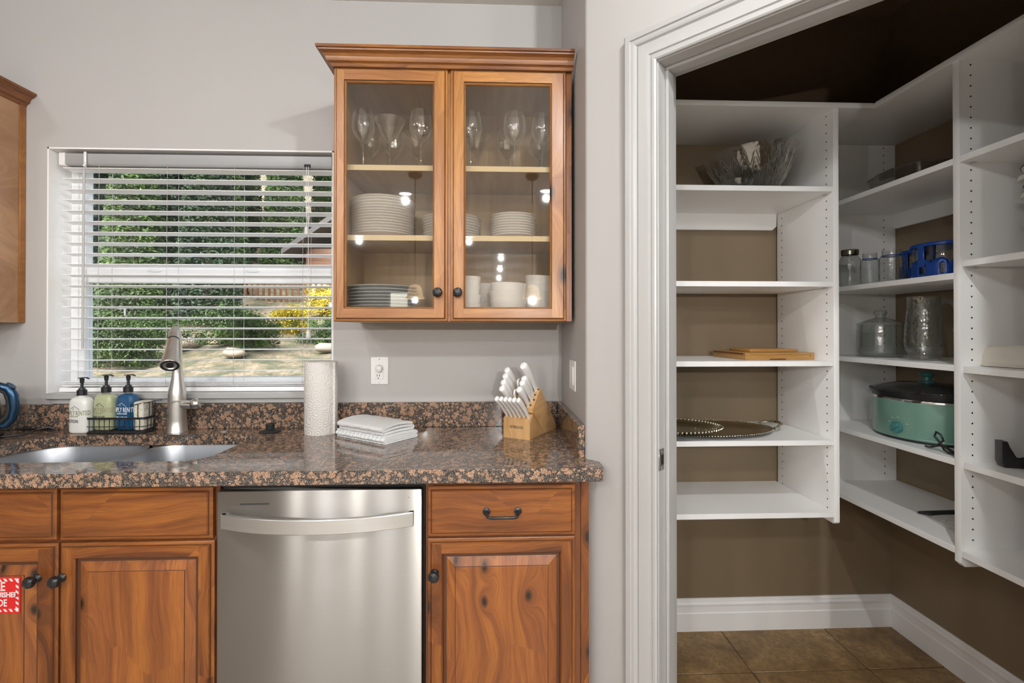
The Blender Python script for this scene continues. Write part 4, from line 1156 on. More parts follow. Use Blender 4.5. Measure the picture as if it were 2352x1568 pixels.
# ------------------------------------------------------------------ pump bottles
def squircle(a, b, n=28, p=3.2):
    out = []
    for k in range(n):
        t = 2 * math.pi * k / n; c, s_ = math.cos(t), math.sin(t)
        out.append((a * math.copysign(abs(c) ** (2 / p), c), b * math.copysign(abs(s_) ** (2 / p), s_)))
    return out
def bottle(name, x, y, z, mat, label, rz, lines, inkm, roofm):
    t = thing(name, (x, y, z), label, 'bottle', 'branded pump bottles by the sink', rz=rz)
    g = G(); L = []
    for f, zz in ((.80, 0), (.93, .003), (1, .010), (1, .105), (.985, .118), (.93, .128), (.80, .136), (.55, .1415), (.36, .1435)):
        L.append([(u * f, v * f, zz) for u, v in squircle(.0405, .0265)])
    g.loft(L); part('body', g, mat, t, local=True, smooth=50)
    g = G(); g.lathe([(.0130, .142), (.0130, .150), (0, .150)], 24); part('neck', g, 'clearp' if mat != 'lotion' else 'white', t, local=True)
    g = G(); g.lathe([(0, .148), (.0165, .148), (.0165, .168), (.0115, .171), (.0105, .176), (.0050, .178), (.0050, .196), (.0070, .198), (.0075, .209), (.0085, .214), (0, .216)], 28)
    pm = part('pump', g, 'black', t, local=True)
    g = G(); g.loft([[(a, -w_, h), (a, w_, h), (a, w_, h + .003), (a, -w_, h + .003)] for a, w_, h in ((-.013, .006, .215), (0, .0075, .216), (.018, .0055, .217), (.030, .003, .212))])
    part('nozzle', g, 'black', pm, local=True, smooth=50)
    sq = squircle(.0405, .0265, 400)[200:]      # the front half, left to right
    cum = [0]
    for a, b in zip(sq, sq[1:]): cum.append(cum[-1] + math.hypot(b[0] - a[0], b[1] - a[1]))
    half = cum[-1] / 2
    def wrap(x):
        u = min(max(x + half, 0), cum[-1] - 1e-6); k = 0
        while cum[k + 1] < u: k += 1
        f = (u - cum[k]) / (cum[k + 1] - cum[k]); e_ = 1.012
        return ((sq[k][0] * (1 - f) + sq[k + 1][0] * f) * e_, (sq[k][1] * (1 - f) + sq[k + 1][1] * f) * e_)
    for s_, zz, sz, mt, dx, cd in lines:
        text('lettering', s_, sz, Matrix.Translation((0, 0, zz)) @ Matrix.Rotation(R(90), 4, 'X'), mt, t, cond=cd, bold=.0003, bend=lambda x, dx=dx: wrap(x + dx))
    g = G()
    for a, b in (((-.020, .098), (-.004, .108)), ((-.004, .108), (.016, .094)), ((-.011, .094), (-.008, .101))):
        g.tube([(a[0], -.0268, a[1]), (b[0], -.0268, b[1])], .0007, 6)
    part('roof_emblem', g, roofm, t, local=True)
    return t
bottle('lotion_bottle', -1.634, 1.988, CZ1 + .0002, 'lotion', 'white lotion pump bottle, leftmost of the three', R(-6), [('SIMPLY RENTED', .080, .0260, 'inkgold', .004, .54), ('vacation rentals', .068, .006, 'inkgold', -.008, 1), ('LOTION', .048, .0175, 'ink', -.012, .72)], None, 'ink')
ZC = CZ1 + .010
bottle('soap_bottle', -1.5465, 1.996, ZC, 'soap', 'pale green hand soap pump bottle, middle of the three', R(-8), [('SIMPLY RENTED', .080, .0260, 'inkgold', .004, .54), ('vacation rentals', .068, .006, 'inkgold', -.010, 1), ('HAND SOAP', .052, .0170, 'ink', -.010, .62)], None, 'ink')
bottle('dish_soap_bottle', -1.4640, 2.000, ZC, 'bluel', 'blue dish soap pump bottle, rightmost of the three', R(-8), [('SIMPLY RENTED', .080, .0270, 'inkw', .006, .54), ('vacation rentals', .066, .007, 'inkw', -.002, 1), ('DISH SOAP', .048, .0175, 'inkw', -.006, .62)], None, 'inkw')

CD = thing('wire_caddy', (-1.492, 1.998, CZ1), 'black wire caddy holding two bottles and a sponge', 'caddy')
def cpath(x0, x1, y0, y1, z, r=.02):
    return [(x, y, z) for x, y in rrect(x0, x1, y0, y1, r, 4)]
cx0, cx1, cy0, cy1 = -1.600, -1.372, 1.958, 2.034
g = G(); g.prism(rrect(cx0 + .003, cx1 - .003, cy0 + .002, cy1, .018, 4), CZ1 + .001, CZ1 + .0085, bev=.001); part('tray', g, 'blackm', CD)
P_ = rrect(cx0, cx1, cy0, cy1, .018, 4)
g = G(); Lp = []
for x, y in P_: Lp.append([(x, y, CZ1 + .0555), (x, y, CZ1 + .0635)])
vo = [[g.bm.verts.new(p) for p in q] for q in Lp]; n = len(vo)
inn_ = [(x + (cx0 + cx1) / 2 * 0, y) for x, y in rrect(cx0 + .002, cx1 - .002, cy0 + .002, cy1 - .002, .016, 4)]
vi = [[g.bm.verts.new((x, y, CZ1 + .0555)), g.bm.verts.new((x, y, CZ1 + .0635))] for x, y in inn_]
for k in range(n):
    k2 = (k + 1) % n
    g.face([vo[k][0], vo[k2][0], vo[k2][1], vo[k][1]]); g.face([vi[k][0], vi[k][1], vi[k2][1], vi[k2][0]]); g.face([vo[k][1], vo[k2][1], vi[k2][1], vi[k][1]]); g.face([vo[k][0], vi[k][0], vi[k2][0], vo[k2][0]])
part('top_band', g, 'black', CD)
g = G(); g.tube(cpath(cx0, cx1, cy0, cy1, CZ1 + .003, .018), .0018, 6, closed=True); g.tube(cpath(cx0, cx1, cy0, cy1, CZ1 + .028, .018), .0014, 6, closed=True)
for k in range(11):
    x = cx0 + .018 + (cx1 - cx0 - .036) * k / 10
    g.tube([(x, cy0, CZ1 + .003), (x, cy0, CZ1 + .058)], .0013, 6); g.tube([(x, cy1, CZ1 + .003), (x, cy1, CZ1 + .058)], .0013, 6)
for x in (cx0, cx1):
    for k in range(3): y = cy0 + .018 + (cy1 - cy0 - .036) * k / 2; g.tube([(x, y, CZ1 + .003), (x, y, CZ1 + .058)], .0013, 6)
part('wire_basket', g, 'black', CD)
g = G(); zt = CZ1 + .118
hp = [(-1.426, cy0 + .001, zt - .006), (-1.41, cy0, zt - .005), (-1.392, cy0 + .002, zt), (cx1, cy0 + .02, zt + .002), (cx1, cy1 - .015, zt + .002), (cx1 - .02, cy1, zt), (-1.42, cy1, zt - .004)]
g.tube(hp, .0016, 6)
for x, y, h in ((-1.424, cy0, -.006), (-1.397, cy0, -.002), (cx1, cy0 + .028, .001), (cx1, cy0 + .045, .001), (cx1, cy1 - .015, .001), (-1.40, cy1, 0)): g.tube([(x, y, CZ1 + .06), (x, y, zt + h)], .0013, 6)
g.tube([(cx1 - .001, cy1 - .014, zt + .002), (cx1 + .02, cy1 - .006, zt + .004), (cx1 - .004, cy1, zt + .001), (cx1 - .02, cy1, zt)], .0016, 6)
part('sponge_guard', g, 'black', CD)
g = G(); g.box(-1.420, -1.380, 1.962, 2.026, CZ1 + .010, CZ1 + .125, .009, seg=3); part('sponge', g, 'sponge', None, 'beige cellulose sponge standing in the wire caddy', 'sponge')

# ------------------------------------------------------------------ kettle at the left edge
KX, KY = -1.925, 1.850
KT = thing('electric_kettle', (KX, KY, CZ1), 'dark blue steel electric kettle cut off at the left edge', 'kettle')
g = G(); g.lathe([(0, 0), (.088, 0), (.092, .006), (.090, .020), (.070, .026), (0, .027)], 40, c=(KX, KY, CZ1)); part('power_base', g, 'black', KT)
g = G(); g.lathe([(0, .030), (.078, .030), (.084, .040), (.086, .075), (.083, .13), (.074, .175), (.066, .190)], 48, c=(KX, KY, CZ1)); part('body', g, 'kblue', KT, smooth=50)
g = G(); g.lathe([(.066, .190), (.060, .200), (.030, .207), (0, .209)], 40, c=(KX, KY, CZ1)); g.box(KX - .01, KX + .012, KY - .012, KY + .012, CZ1 + .205, CZ1 + .218, .004); part('lid', g, 'black', KT)
hd_ = Vector((.93, .36, 0)).normalized()
def kp(r, z): return (KX + hd_.x * r, KY + hd_.y * r, CZ1 + z)
g = G(); g.tube([kp(.050, .198), kp(.085, .200), kp(.112, .188), kp(.126, .160), kp(.130, .115), kp(.124, .075), kp(.105, .050), kp(.080, .045)], [.010, .013, .0155, .016, .0145, .013, .012, .010], 14); part('handle', g, 'kblue', KT, smooth=60)
g = G(); g.tube([kp(.066, .182), kp(.088, .184), kp(.104, .172), kp(.112, .145), kp(.113, .110), kp(.106, .080), kp(.085, .060)], .0085, 10); part('handle_grip', g, 'blackm', KT, smooth=60)
g = G(); g.lathe([(0, 0), (.014, 0), (.014, .004), (0, .005)], 20, M=Matrix.Translation(kp(.118, .196)) @ Matrix.Rotation(R(38), 4, 'Y') @ Matrix.Diagonal((1.3, .8, 1, 1))); part('lid_button', g, 'kblue', KT)
g = G(); g.tube([kp(.085, .008), (KX + .11, KY + .055, CZ1 + .006), (KX + .135, KY + .10, CZ1 + .010), (KX + .12, KY + .135, CZ1 + .014), (KX + .155, KY + .150, CZ1 + .02), (KX + .17, KY + .16, CZ1 + .012), (KX + .10, KY + .17, CZ1 + .01), (KX, KY + .175, CZ1 + .008)], .0035, 8); part('power_cord', g, 'black', KT)

# ------------------------------------------------------------------ paper towels
PT = thing('paper_towel_roll', (-.684, 1.950, CZ1), 'upright white paper towel roll on the counter before the window', 'paper towels')
g = G(); L = []
for r, z in ((.020, .0), (.0610, .0), (.0620, .003), (.0624, .14), (.0620, .281), (.0605, .283), (.020, .281), (.020, 0)):
    L.append([(PT.location.x + r * math.cos(a), PT.location.y + r * math.sin(a), CZ1 + z) for a in [2 * math.pi * k / 64 for k in range(64)]])
g.loft(L, cap=False); part('sheets', g, 'ptowel', PT, smooth=50)
g = G(); g.box(PT.location.x + .053, PT.location.x + .0640, PT.location.y - .028, PT.location.y - .0265, CZ1 + .001, CZ1 + .280); part('loose_edge', g, 'ptowel', PT)
g = G(); g.lathe([(.0200, .001), (.0200, .2805), (.0190, .2805), (.0190, .001)], 24, c=tuple(PT.location)); part('core', g, 'bag', PT)

# ------------------------------------------------------------------ folded towels
def towel(name, cx, cy, z, w_, d_, layers, th, mat, label, rz, sag):
    t = thing(name, (cx, cy, z), label, 'towel', 'folded kitchen towels', rz=rz)
    N = 26
    path = []
    # a folded strip seen from its end (x across, z up), folds alternate left and right
    zc = th * .5
    for k in range(layers):
        a, b = (-w_ / 2, w_ / 2) if k % 2 == 0 else (w_ / 2, -w_ / 2)
        for q in range(N + 1):
            u = q / N; x = a + (b - a) * u
            bulge = sag * math.sin(math.pi * (x / w_ + .5)) ** .8 * (k + 1) / layers
            path.append((x, zc + bulge))
        if k < layers - 1:
            for q in range(1, 6):
                an = math.pi * q / 6; path.append((b + math.copysign(math.sin(an) * th * .62, b), zc + th * (1 - math.cos(an)) / 2))
        zc += th
    off = []
    n = len(path)
    for i, (x, zz) in enumerate(path):
        a, b = path[max(0, i - 1)], path[min(n - 1, i + 1)]
        dx, dz = b[0] - a[0], b[1] - a[1]; l_ = math.hypot(dx, dz) or 1
        off.append((-dz / l_, dx / l_))
    hw = th * .46
    cont = [(x + nx * hw, zz + nz * hw) for (x, zz), (nx, nz) in zip(path, off)] + [(x - nx * hw, zz - nz * hw) for (x, zz), (nx, nz) in zip(path, off)][::-1]
    g = G(); S = 14; L = []
    for j in range(S + 1):
        y = -d_ / 2 + d_ * j / S; e_ = 1 - .02 * math.cos(math.pi * (j / S)) ; wv = .0012 * math.sin(j * 1.9)
        rnd_ = .985 if j in (0, S) else 1
        L.append([(x * e_ * rnd_ + wv, y, max(.0004, zz + wv * (zz / (th * layers)) - sag * .35 * abs(j / S - .5) ** 2 * 2 * (zz / (th * layers)))) for x, zz in cont])
    g.loft(L)
    part('cloth', g, mat, t, local=True, smooth=50)
    return t
towel('kitchen_towel', -.446, 1.871, CZ1 + .0004, .158, .268, 4, .0070, 'towel2', 'white towel with thin grey grid lines, folded under the other towel', R(54), .002)
towel('kitchen_towel', -.450, 1.874, CZ1 + .0300, .145, .250, 3, .0100, 'towel1', 'plain white waffle towel folded on top of the grid towel', R(54), .009)

# ------------------------------------------------------------------ knife block
KB = thing('knife_block', (.0376, 1.8395, CZ1 + .0003), 'light bamboo knife block in the counter corner', 'knife block', rz=R(-30))
w_ = .112
g = G(); g.prism([(.0, 0), (.0, .0735), (.028, .0905), (.134, 0)], 0, w_, axis='x', bev=.0012); part('front_block', g, 'knife_wood', KB, local=True)
g = G(); g.prism([(.1375, 0), (.0275, .0975), (.026, .112), (.0955, .182), (.268, 0)], 0, w_, axis='x', bev=.0012); mb_ = part('main_block', g, 'knife_wood', KB, local=True)
lean = math.atan2(.074, .70 * .0 + .070)       # handles lie along (-v, +z)
dv, dz = -.725, .689
g = G()
slots = []
for u, t_ in ((.018, .90), (.018, .64), (.018, .38), (.018, .14), (.096, .93), (.091, .66), (.094, .42), (.088, .16), (.056, .45)):
    v = .026 + .0695 * t_; z = .112 + .070 * t_
    slots.append((u, v, z))
    M_ = Matrix.Translation((u, v, z)) @ Matrix.Rotation(R(45), 4, 'X')
    g.box(-.0125, .0125, -.0030, .0030, -.0004, .0006, M=M_)
for k in range(6):
    g.box(.011 + .0178 * k, .0125 + .0178 * k, .006, .026, .0815, .0820, M=Matrix.Rotation(0, 4, 'X'))
part('slots', g, 'blackm', mb_, local=True)
text('lettering', 'ASTERCOOK', .0135, Matrix.Translation((.056, -.0004, .043)) @ Matrix.Rotation(R(90), 4, 'X'), 'ink', KB, cond=.72, bold=.0002)
def knife(name, L, thick, wide, label, group, steak=False):
    t = thing(name, (0, 0, 0), label, 'knife', group)
    g = G(); loops = []
    # built along +z (handle), x = thin side, y = wide side
    prof = [(0, .42, .90, 0), (.08, .45, .72, 0), (.35, .78, .80, .001), (.62, .98, .95, .000), (.85, 1.06, 1.06, -.002), (.95, 1.0, 1.04, -.004), (.985, .86, .90, -.005), (1.0, .55, .60, -.005)]
    for u, a, b, o in prof:
        loops.append([(thick * a * math.cos(q), wide * b * math.sin(q) + o, L * u) for q in [2 * math.pi * k / 16 for k in range(16)]])
    g.loft(loops); part('handle', g, 'white', t, local=True, smooth=60)
    g = G(); g.box(-.0009, .0009, -wide * .6, wide * .6, -.055, .001); part('blade', g, 'chrome', t, local=True)
    return t
KBM = WM[KB.name]
def put_knife(o, u, v, z, ax_=None, lab=None, roll=0):
    d = Vector((0, dv, dz)); yv = Vector((0, dz, -dv)).normalized(); xv = yv.cross(d).normalized()
    if roll: # wide side across
        xv, yv = yv, -xv
    M_ = Matrix((xv, yv, d)).transposed().to_4x4(); M_.translation = (u, v, z)
    M_ = KBM @ M_
    o.matrix_world = M_; o.location = M_.translation; o.rotation_euler = M_.to_euler()
    WM[o.name] = M_
    if lab: o['label'] = lab
kb = knife('knife', .128, .0098, .0128, 'x', 'white handled knives in the block')
labs = ['rear left knife with a long white handle, highest of the left column', 'second white knife from the top in the left column', 'third white knife from the top in the left column', 'lowest white knife in the left column, above the steak knives',
        'largest white chef knife handle, top right of the block', 'second white knife from the top in the right column', 'third white knife from the top in the right column', 'lowest white knife in the right column, above the steak knives']
for i, lab in enumerate(labs):
    o = kb if i == 0 else copy_tree(kb)
    put_knife(o, *slots[i], lab=lab, roll=0)
    s_ = [1.0, .96, .92, .86, 1.22, .86, .90, .84][i]; o.scale = (1.15 * (1.25 if i == 4 else 1), 1.05 * (1.25 if i == 4 else 1), s_)
sk = knife('steak_knife', .118, .0076, .0112, 'x', 'row of white steak knives at the front of the block')
for i in range(6):
    o = sk if i == 0 else copy_tree(sk)
    put_knife(o, .0115 + .0178 * i, .014, .0815)
    o['label'] = ['leftmost', 'second from left', 'third from left', 'fourth from left', 'fifth from left', 'rightmost'][i] + ' white steak knife in the front row of the block'
SC = thing('scissors', (0, 0, 0), 'white handled kitchen scissors between the knife columns', 'scissors')
for sx in (-1, 1):
    g = G(); pts = []
    for k in range(16):
        a = 2 * math.pi * k / 16; pts.append((.0035 * sx, .019 * sx + .0150 * math.cos(a), .052 + .026 * math.sin(a) + (.010 if sx > 0 else -.006)))
    g.tube(pts, .0040, 10, closed=True)
    g.tube([(.0035 * sx, .012 * sx, .028 + (.010 if sx > 0 else -.006)), (0, .004 * sx, .006), (0, 0, -.004)], [.0042, .005, .005], 10)
    part('finger_loop', g, 'white', SC, local=True, smooth=60)
g = G(); g.box(-.0012, .0012, -.006, .006, -.05, .006); part('blade', g, 'chrome', SC, local=True)
put_knife(SC, *slots[8])
# ------------------------------------------------------------------ pantry shelving
def holes(plist, axis, parent):
    """peg holes joined into one part; axis = outward normal"""
    g = G()
    rot = {'-x': Matrix.Rotation(R(-90), 4, 'Y'), '-y': Matrix.Rotation(R(90), 4, 'X'), '+x': Matrix.Rotation(R(90), 4, 'Y')}[axis]
    for p in plist: g.lathe([(.0027, -.0003), (.0027, .0004), (0, .0004)], 8, M=Matrix.Translation(p) @ rot)
    part('peg_holes', g, 'hole', parent, kind='stuff')
def pins(plist, parent):
    for p in plist:
        g = G(); g.box(p[0] - .006, p[0] + .006, p[1] - .006, p[1] + .006, p[2] - .004, p[2]); part('shelf_pin', g, 'chrome', parent)
YB0 = 1.738; XB1 = 1.2755; XB0 = 1.2550
BU = thing('shelving_unit', (.85, 1.92, .608), 'white shelving unit on the back wall of the pantry', 'shelves')
g = G(); g.prism([(YB0, .608 + .006), (YB0 + .006, .608), (PY - .018, .608), (PY - .018, 2.141), (YB0, 2.141)], XB0, XB1, axis='x', bev=.0006); d1 = part('side_panel', g, 'melamine', BU)
g = G(); g.box(.415, .435, YB0, PY - .001, .608, 2.141, .001); part('side_panel', g, 'melamine', BU)
hz_f = [2.128 - .032 * k for k in range(48) if 2.128 - .032 * k > .62]
bz = [1.8535, 1.5015, 1.2080, .9165, .6515]
ok = lambda z: all(not (s_ - .021 < z < s_ + .002) for s_ in bz)
holes([(XB0, YB0 + .037, z) for z in hz_f if ok(z)] + [(XB0, PY - .052, z) for z in hz_f if ok(z)], '-x', d1)
g = G(); g.prism([(.41, YB0 - .008), (1.412, YB0 - .008), (1.412, PY - .001), (.41, PY - .001)], 2.141, 2.1605, bev=.0008); part('top_shelf', g, 'melamine', BU)
for i, z in enumerate(bz):
    g = G(); yf = YB0 + (.0015 if i < 4 else .0)
    g.box(.436, XB0 - (.0015 if i < 4 else 0), yf, PY - (.004 if i < 4 else .001), z - .0195, z, .0008); part('shelf', g, 'melamine', BU)
    if i < 4: pins([(XB0 - .006, YB0 + .037, z - .0195)], BU)
g = G(); g.prism([(.436, 1.763), (XB0 - .022, 1.763), (XB0 - .003, 1.780), (XB0 - .001, 1.838), (.436, 1.838)], PY - .019, PY - .001, axis='y', bev=.0015); part('hanging_rail', g, 'melamine', BU)

XR0 = 1.4120; YD0, YD1 = 1.4105, 1.4320
RU = thing('shelving_unit', (1.60, 1.45, .607), 'white shelving unit along the right wall of the pantry', 'shelves')
g = G(); g.prism([(XR0, .618), (XR0 + .012, .607), (PX - .001, .607), (PX - .001, 2.141), (XR0, 2.141)], YD0, YD1, axis='y', bev=.0008); d2 = part('side_panel', g, 'melamine', RU)
g = G(); g.box(XR0 + .004, PX - .001, 2.078, 2.098, .607, 2.141, .001); d3 = part('side_panel', g, 'melamine', RU)
g = G(); g.box(XR0, PX - .001, .775, .797, .607, 2.141, .001); part('side_panel', g, 'melamine', RU)
fz = [1.8505, 1.4985, 1.2150, .9270, .6590]
nz_ = [1.8505, 1.5330, 1.2130, .9250, .6570]
okf = lambda z: all(not (s_ - .021 < z < s_ + .002) for s_ in fz)
okn = lambda z: all(not (s_ - .021 < z < s_ + .002) for s_ in nz_)
holes([(XR0 + .036, YD0, z) for z in hz_f if okn(z)] + [(PX - .055, YD0, z) for z in hz_f if okn(z)], '-y', d2)
holes([(PX - .055, 2.078, z) for z in hz_f if okf(z)] + [(XR0 + .045, 2.078, z) for z in hz_f if okf(z)], '-y', d3)
g = G(); g.prism([(XR0 - .008, .76), (PX - .001, .76), (PX - .001, PY - .001), (XR0 + .0005, PY - .001), (XR0 + .0005, YB0 - .008), (XR0 - .008, YB0 - .016)], 2.141, 2.1605, bev=.0008); part('top_shelf', g, 'melamine', RU)
for i, z in enumerate(fz):
    g = G(); g.box(XR0 + (.0015 if i < 4 else 0), PX - (.004 if i < 4 else .001), YD1 + (.001 if i < 4 else 0), 2.0775, z - .0190, z, .0008); part('shelf', g, 'melamine', RU)
for i, z in enumerate(nz_):
    a = (0, .006, .006, .006, 0)[i]
    g = G(); g.box(XR0 + a * .4, PX - .004, .798, YD0 - .0005 - a, z - .0195, z, .0008); part('shelf', g, 'melamine', RU)
pins([(XR0 + .036, YD0 - .006, 1.8310), (XR0 + .036, YD0 - .006, 1.5135), (XR0 + .04, 2.072, 1.8315), (XR0 + .30, 2.072, 1.4795)], RU)
g = G(); g.prism([(1.450, 1.780), (1.462, 1.768), (2.066, 1.768), (2.077, 1.780), (2.077, 1.838), (1.450, 1.838)], PX - .019, PX - .001, axis='x', bev=.0015); part('hanging_rail', g, 'melamine', RU)

# ------------------------------------------------------------------ things on the back unit
CB = thing('crystal_bowl', (1.058, 1.925, 1.8537), 'large cut crystal bowl tilted on the top shelf', 'bowl')
MT = Matrix.Translation((0, 0, .012)) @ Matrix.Rotation(R(-6), 4, 'Y')
g = G(); seg = 96; prof = [(.0, .003), (.055, .003), (.062, .0), (.075, .006), (.100, .030), (.126, .068), (.148, .108), (.162, .142), (.172, .158), (.178, .166), (.1755, .168), (.168, .158), (.158, .142), (.144, .108), (.121, .068), (.094, .032), (.06, .010), (0, .009)]
rings = []
for i, (r, z) in enumerate(prof):
    ring = []
    for k in range(seg):
        a = 2 * math.pi * k / seg; am = 0
        if 3 <= i <= 7: am = .0035 * math.cos(24 * a + (i * 1.1))
        ring.append(((r + am) * math.cos(a), (r + am) * math.sin(a), z))
    rings.append(ring)
g.loft(rings[1:-1], cap=True, M=MT); bw_ = part('body', g, 'crystal', CB, local=True, smooth=40)
g = G()   # the cut leaf ribs
for k in range(24):
    a = 2 * math.pi * k / 24
    for (r0, z0), (r1, z1) in (((.090, .022), (.122, .058)), ((.106, .040), (.140, .088)), ((.124, .068), (.154, .116)), ((.138, .092), (.163, .138))):
        for s_ in (-1, 1):
            a1 = a + s_ * .115
            g.tube([((r0 + .002) * math.cos(a), (r0 + .002) * math.sin(a), z0), ((r1 + .002) * math.cos(a1), (r1 + .002) * math.sin(a1), z1)], [.0032, .0014], 5, M=MT)
part('cut_ribs', g, 'rib', CB, local=True, kind='stuff')
g = G(); g.lathe([(0, .002), (.035, .0), (.045, .004), (.052, .020), (.058, .030), (.056, .031), (.049, .020), (.040, .008), (0, .006)], 40); o = part('glass_dish', g, 'clear', None, 'small clear glass dish in front of the crystal bowl', 'dish'); place(o, (.925, 1.800, 1.8537))

CBD = thing('cutting_board', (.966, 1.812, 1.2082), 'thick bamboo cutting board with side drawer lying on the white shelf', 'cutting board', rz=R(3))
g = G(); g.box(-.012, .268, -.012, .235, 0, .0275, .002, seg=2); part('board', g, 'board', CBD, local=True)
g = G()
g.box(.010, .250, -.0126, -.0118, .0190, .0196); g.box(.2495, .2508, -.0126, -.0118, .0095, .0196); g.box(.085, .150, -.0128, -.0118, .0003, .0045)
part('drawer_groove', g, 'glaze', CBD, local=True)
g = G()
g.box(-.0125, -.0118, .002, .225, .0195, .0262); part('juice_groove', g, 'frame', CBD, local=True)
g = G(); g.box(0, .195, 0, .150, 0, .0115, .002, seg=2); g.box(.170, .215, .02, .05, .002, .0095, .002)
o = part('cutting_board', g, 'board', None, 'thin smaller bamboo board stacked on the thick one', 'cutting board'); place(o, (1.105, 1.935, 1.2360), R(3))

def tray(name, cx, cy, z, a, b, mat, label, beads, br, rz, ry=0, handle=False):
    t = thing(name, (cx, cy, z), label, 'tray', rz=rz)
    t.rotation_euler = (0, ry, rz)
    g = G(); L = []
    for f, zz in ((.70, .0), (.72, .0), (.78, .0015), (.84, .0085), (.93, .0125), (.985, .0145), (1.0, .0135), (.985, .0125), (.93, .0100), (.84, .0060), (.78, -.0010), (.70, -.0012)):
        L.append([(a * f * math.cos(q), b * (1 - (1 - f) * a / b) * math.sin(q), zz + .0015) for q in [2 * math.pi * k / 72 for k in range(72)]])
    L.insert(0, [(a * .3 * math.cos(q), b * .2 * math.sin(q), .0015) for q in [2 * math.pi * k / 72 for k in range(72)]])
    g.loft(L, cap=False); v = [g.bm.verts.new(p) for p in L[0]]; g.face(v)
    pl = part('plate', g, mat, t, local=True, smooth=50, weld=True)
    g = G(); n = beads
    for k in range(n):
        q = 2 * math.pi * k / n; g.sphere((a * math.cos(q), b * math.sin(q), .0155), br, 8)
    part('beaded_rim', g, 'silver', t, local=True, kind='stuff')
    if handle:
        for s_ in (1, -1):
            pts = [(s_ * (a - .006), -.050, .014), (s_ * (a + .018), -.046, .022), (s_ * (a + .044), -.026, .026), (s_ * (a + .052), 0, .027), (s_ * (a + .044), .026, .026), (s_ * (a + .018), .046, .022), (s_ * (a - .006), .050, .014)]
            g = G(); g.tube(pts, [.0055, .0042, .0048, .0055, .0048, .0042, .0055], 10)
            for p in pts[1:-1]: g.sphere(p, .0065, 8)
            part('handle', g, 'silver', t, local=True)
    return t
tray('serving_tray', .855, 1.905, .9168, .262, .160, 'silver2', 'large oval tarnished silver tray with looped handle', 150, .0026, R(6), handle=True)
tray('serving_tray', .668, 1.865, .9365, .222, .150, 'silver', 'smaller oval silver tray with large beads, resting on the larger tray', 84, .0052, R(4), ry=R(1.5))

# ------------------------------------------------------------------ things on the right unit
def jar(name, x, y, z, r, h, label, lid, ring_=None):
    t = thing(name, (x, y, z), label, 'jar')
    nr = r * .80
    g = G(); L = []
    pr = [(r * .84, 0), (r * .96, .005), (r, .014), (r, h * .66), (r * .97, h * .74), (nr * 1.02, h * .82), (nr, h * .86), (nr * 1.04, h * .88), (nr, h * .90), (nr * 1.04, h * .93), (nr, h * .95), (nr, h)]
    for rr_, zz in pr: L.append([(u, v, zz) for u, v in squircle(rr_, rr_, 40, 2.7 if zz < h * .8 else 2)])
    g.loft(L, cap=False); v = [g.bm.verts.new(p) for p in L[0]]; g.face(v); part('glass', g, 'thick', t, local=True, smooth=50, weld=True)
    if lid:
        g = G(); g.lathe([(nr * 1.09, h * .87), (nr * 1.11, h * .88), (nr * 1.09, h * .90), (nr * 1.12, h * .93), (nr * 1.12, h * 1.0), (nr * 1.08, h * 1.01), (0, h * 1.008)], 40); part('lid', g, 'silver', t, local=True)
    if ring_:
        g = G(); g.lathe([(nr * 1.03, h * .79), (nr * 1.08, h * .80), (nr * 1.08, h * .815), (nr * 1.03, h * .82)], 40); part('seal_ring', g, 'bluep', t, local=True)
    return t
JZ = fz[1] + .0003
jar('mason_jar', 1.4545, 1.920, JZ, .0350, .148, 'tall glass jar with a silver screw lid, leftmost on the shelf', True)
jar('mason_jar', 1.4465, 1.805, JZ, .0283, .119, 'small open glass jar with blue ring, second from the left', False, True)
jar('mason_jar', 1.4620, 1.720, JZ, .0365, .119, 'wide open glass jar with blue ring, third from the left', False, True)
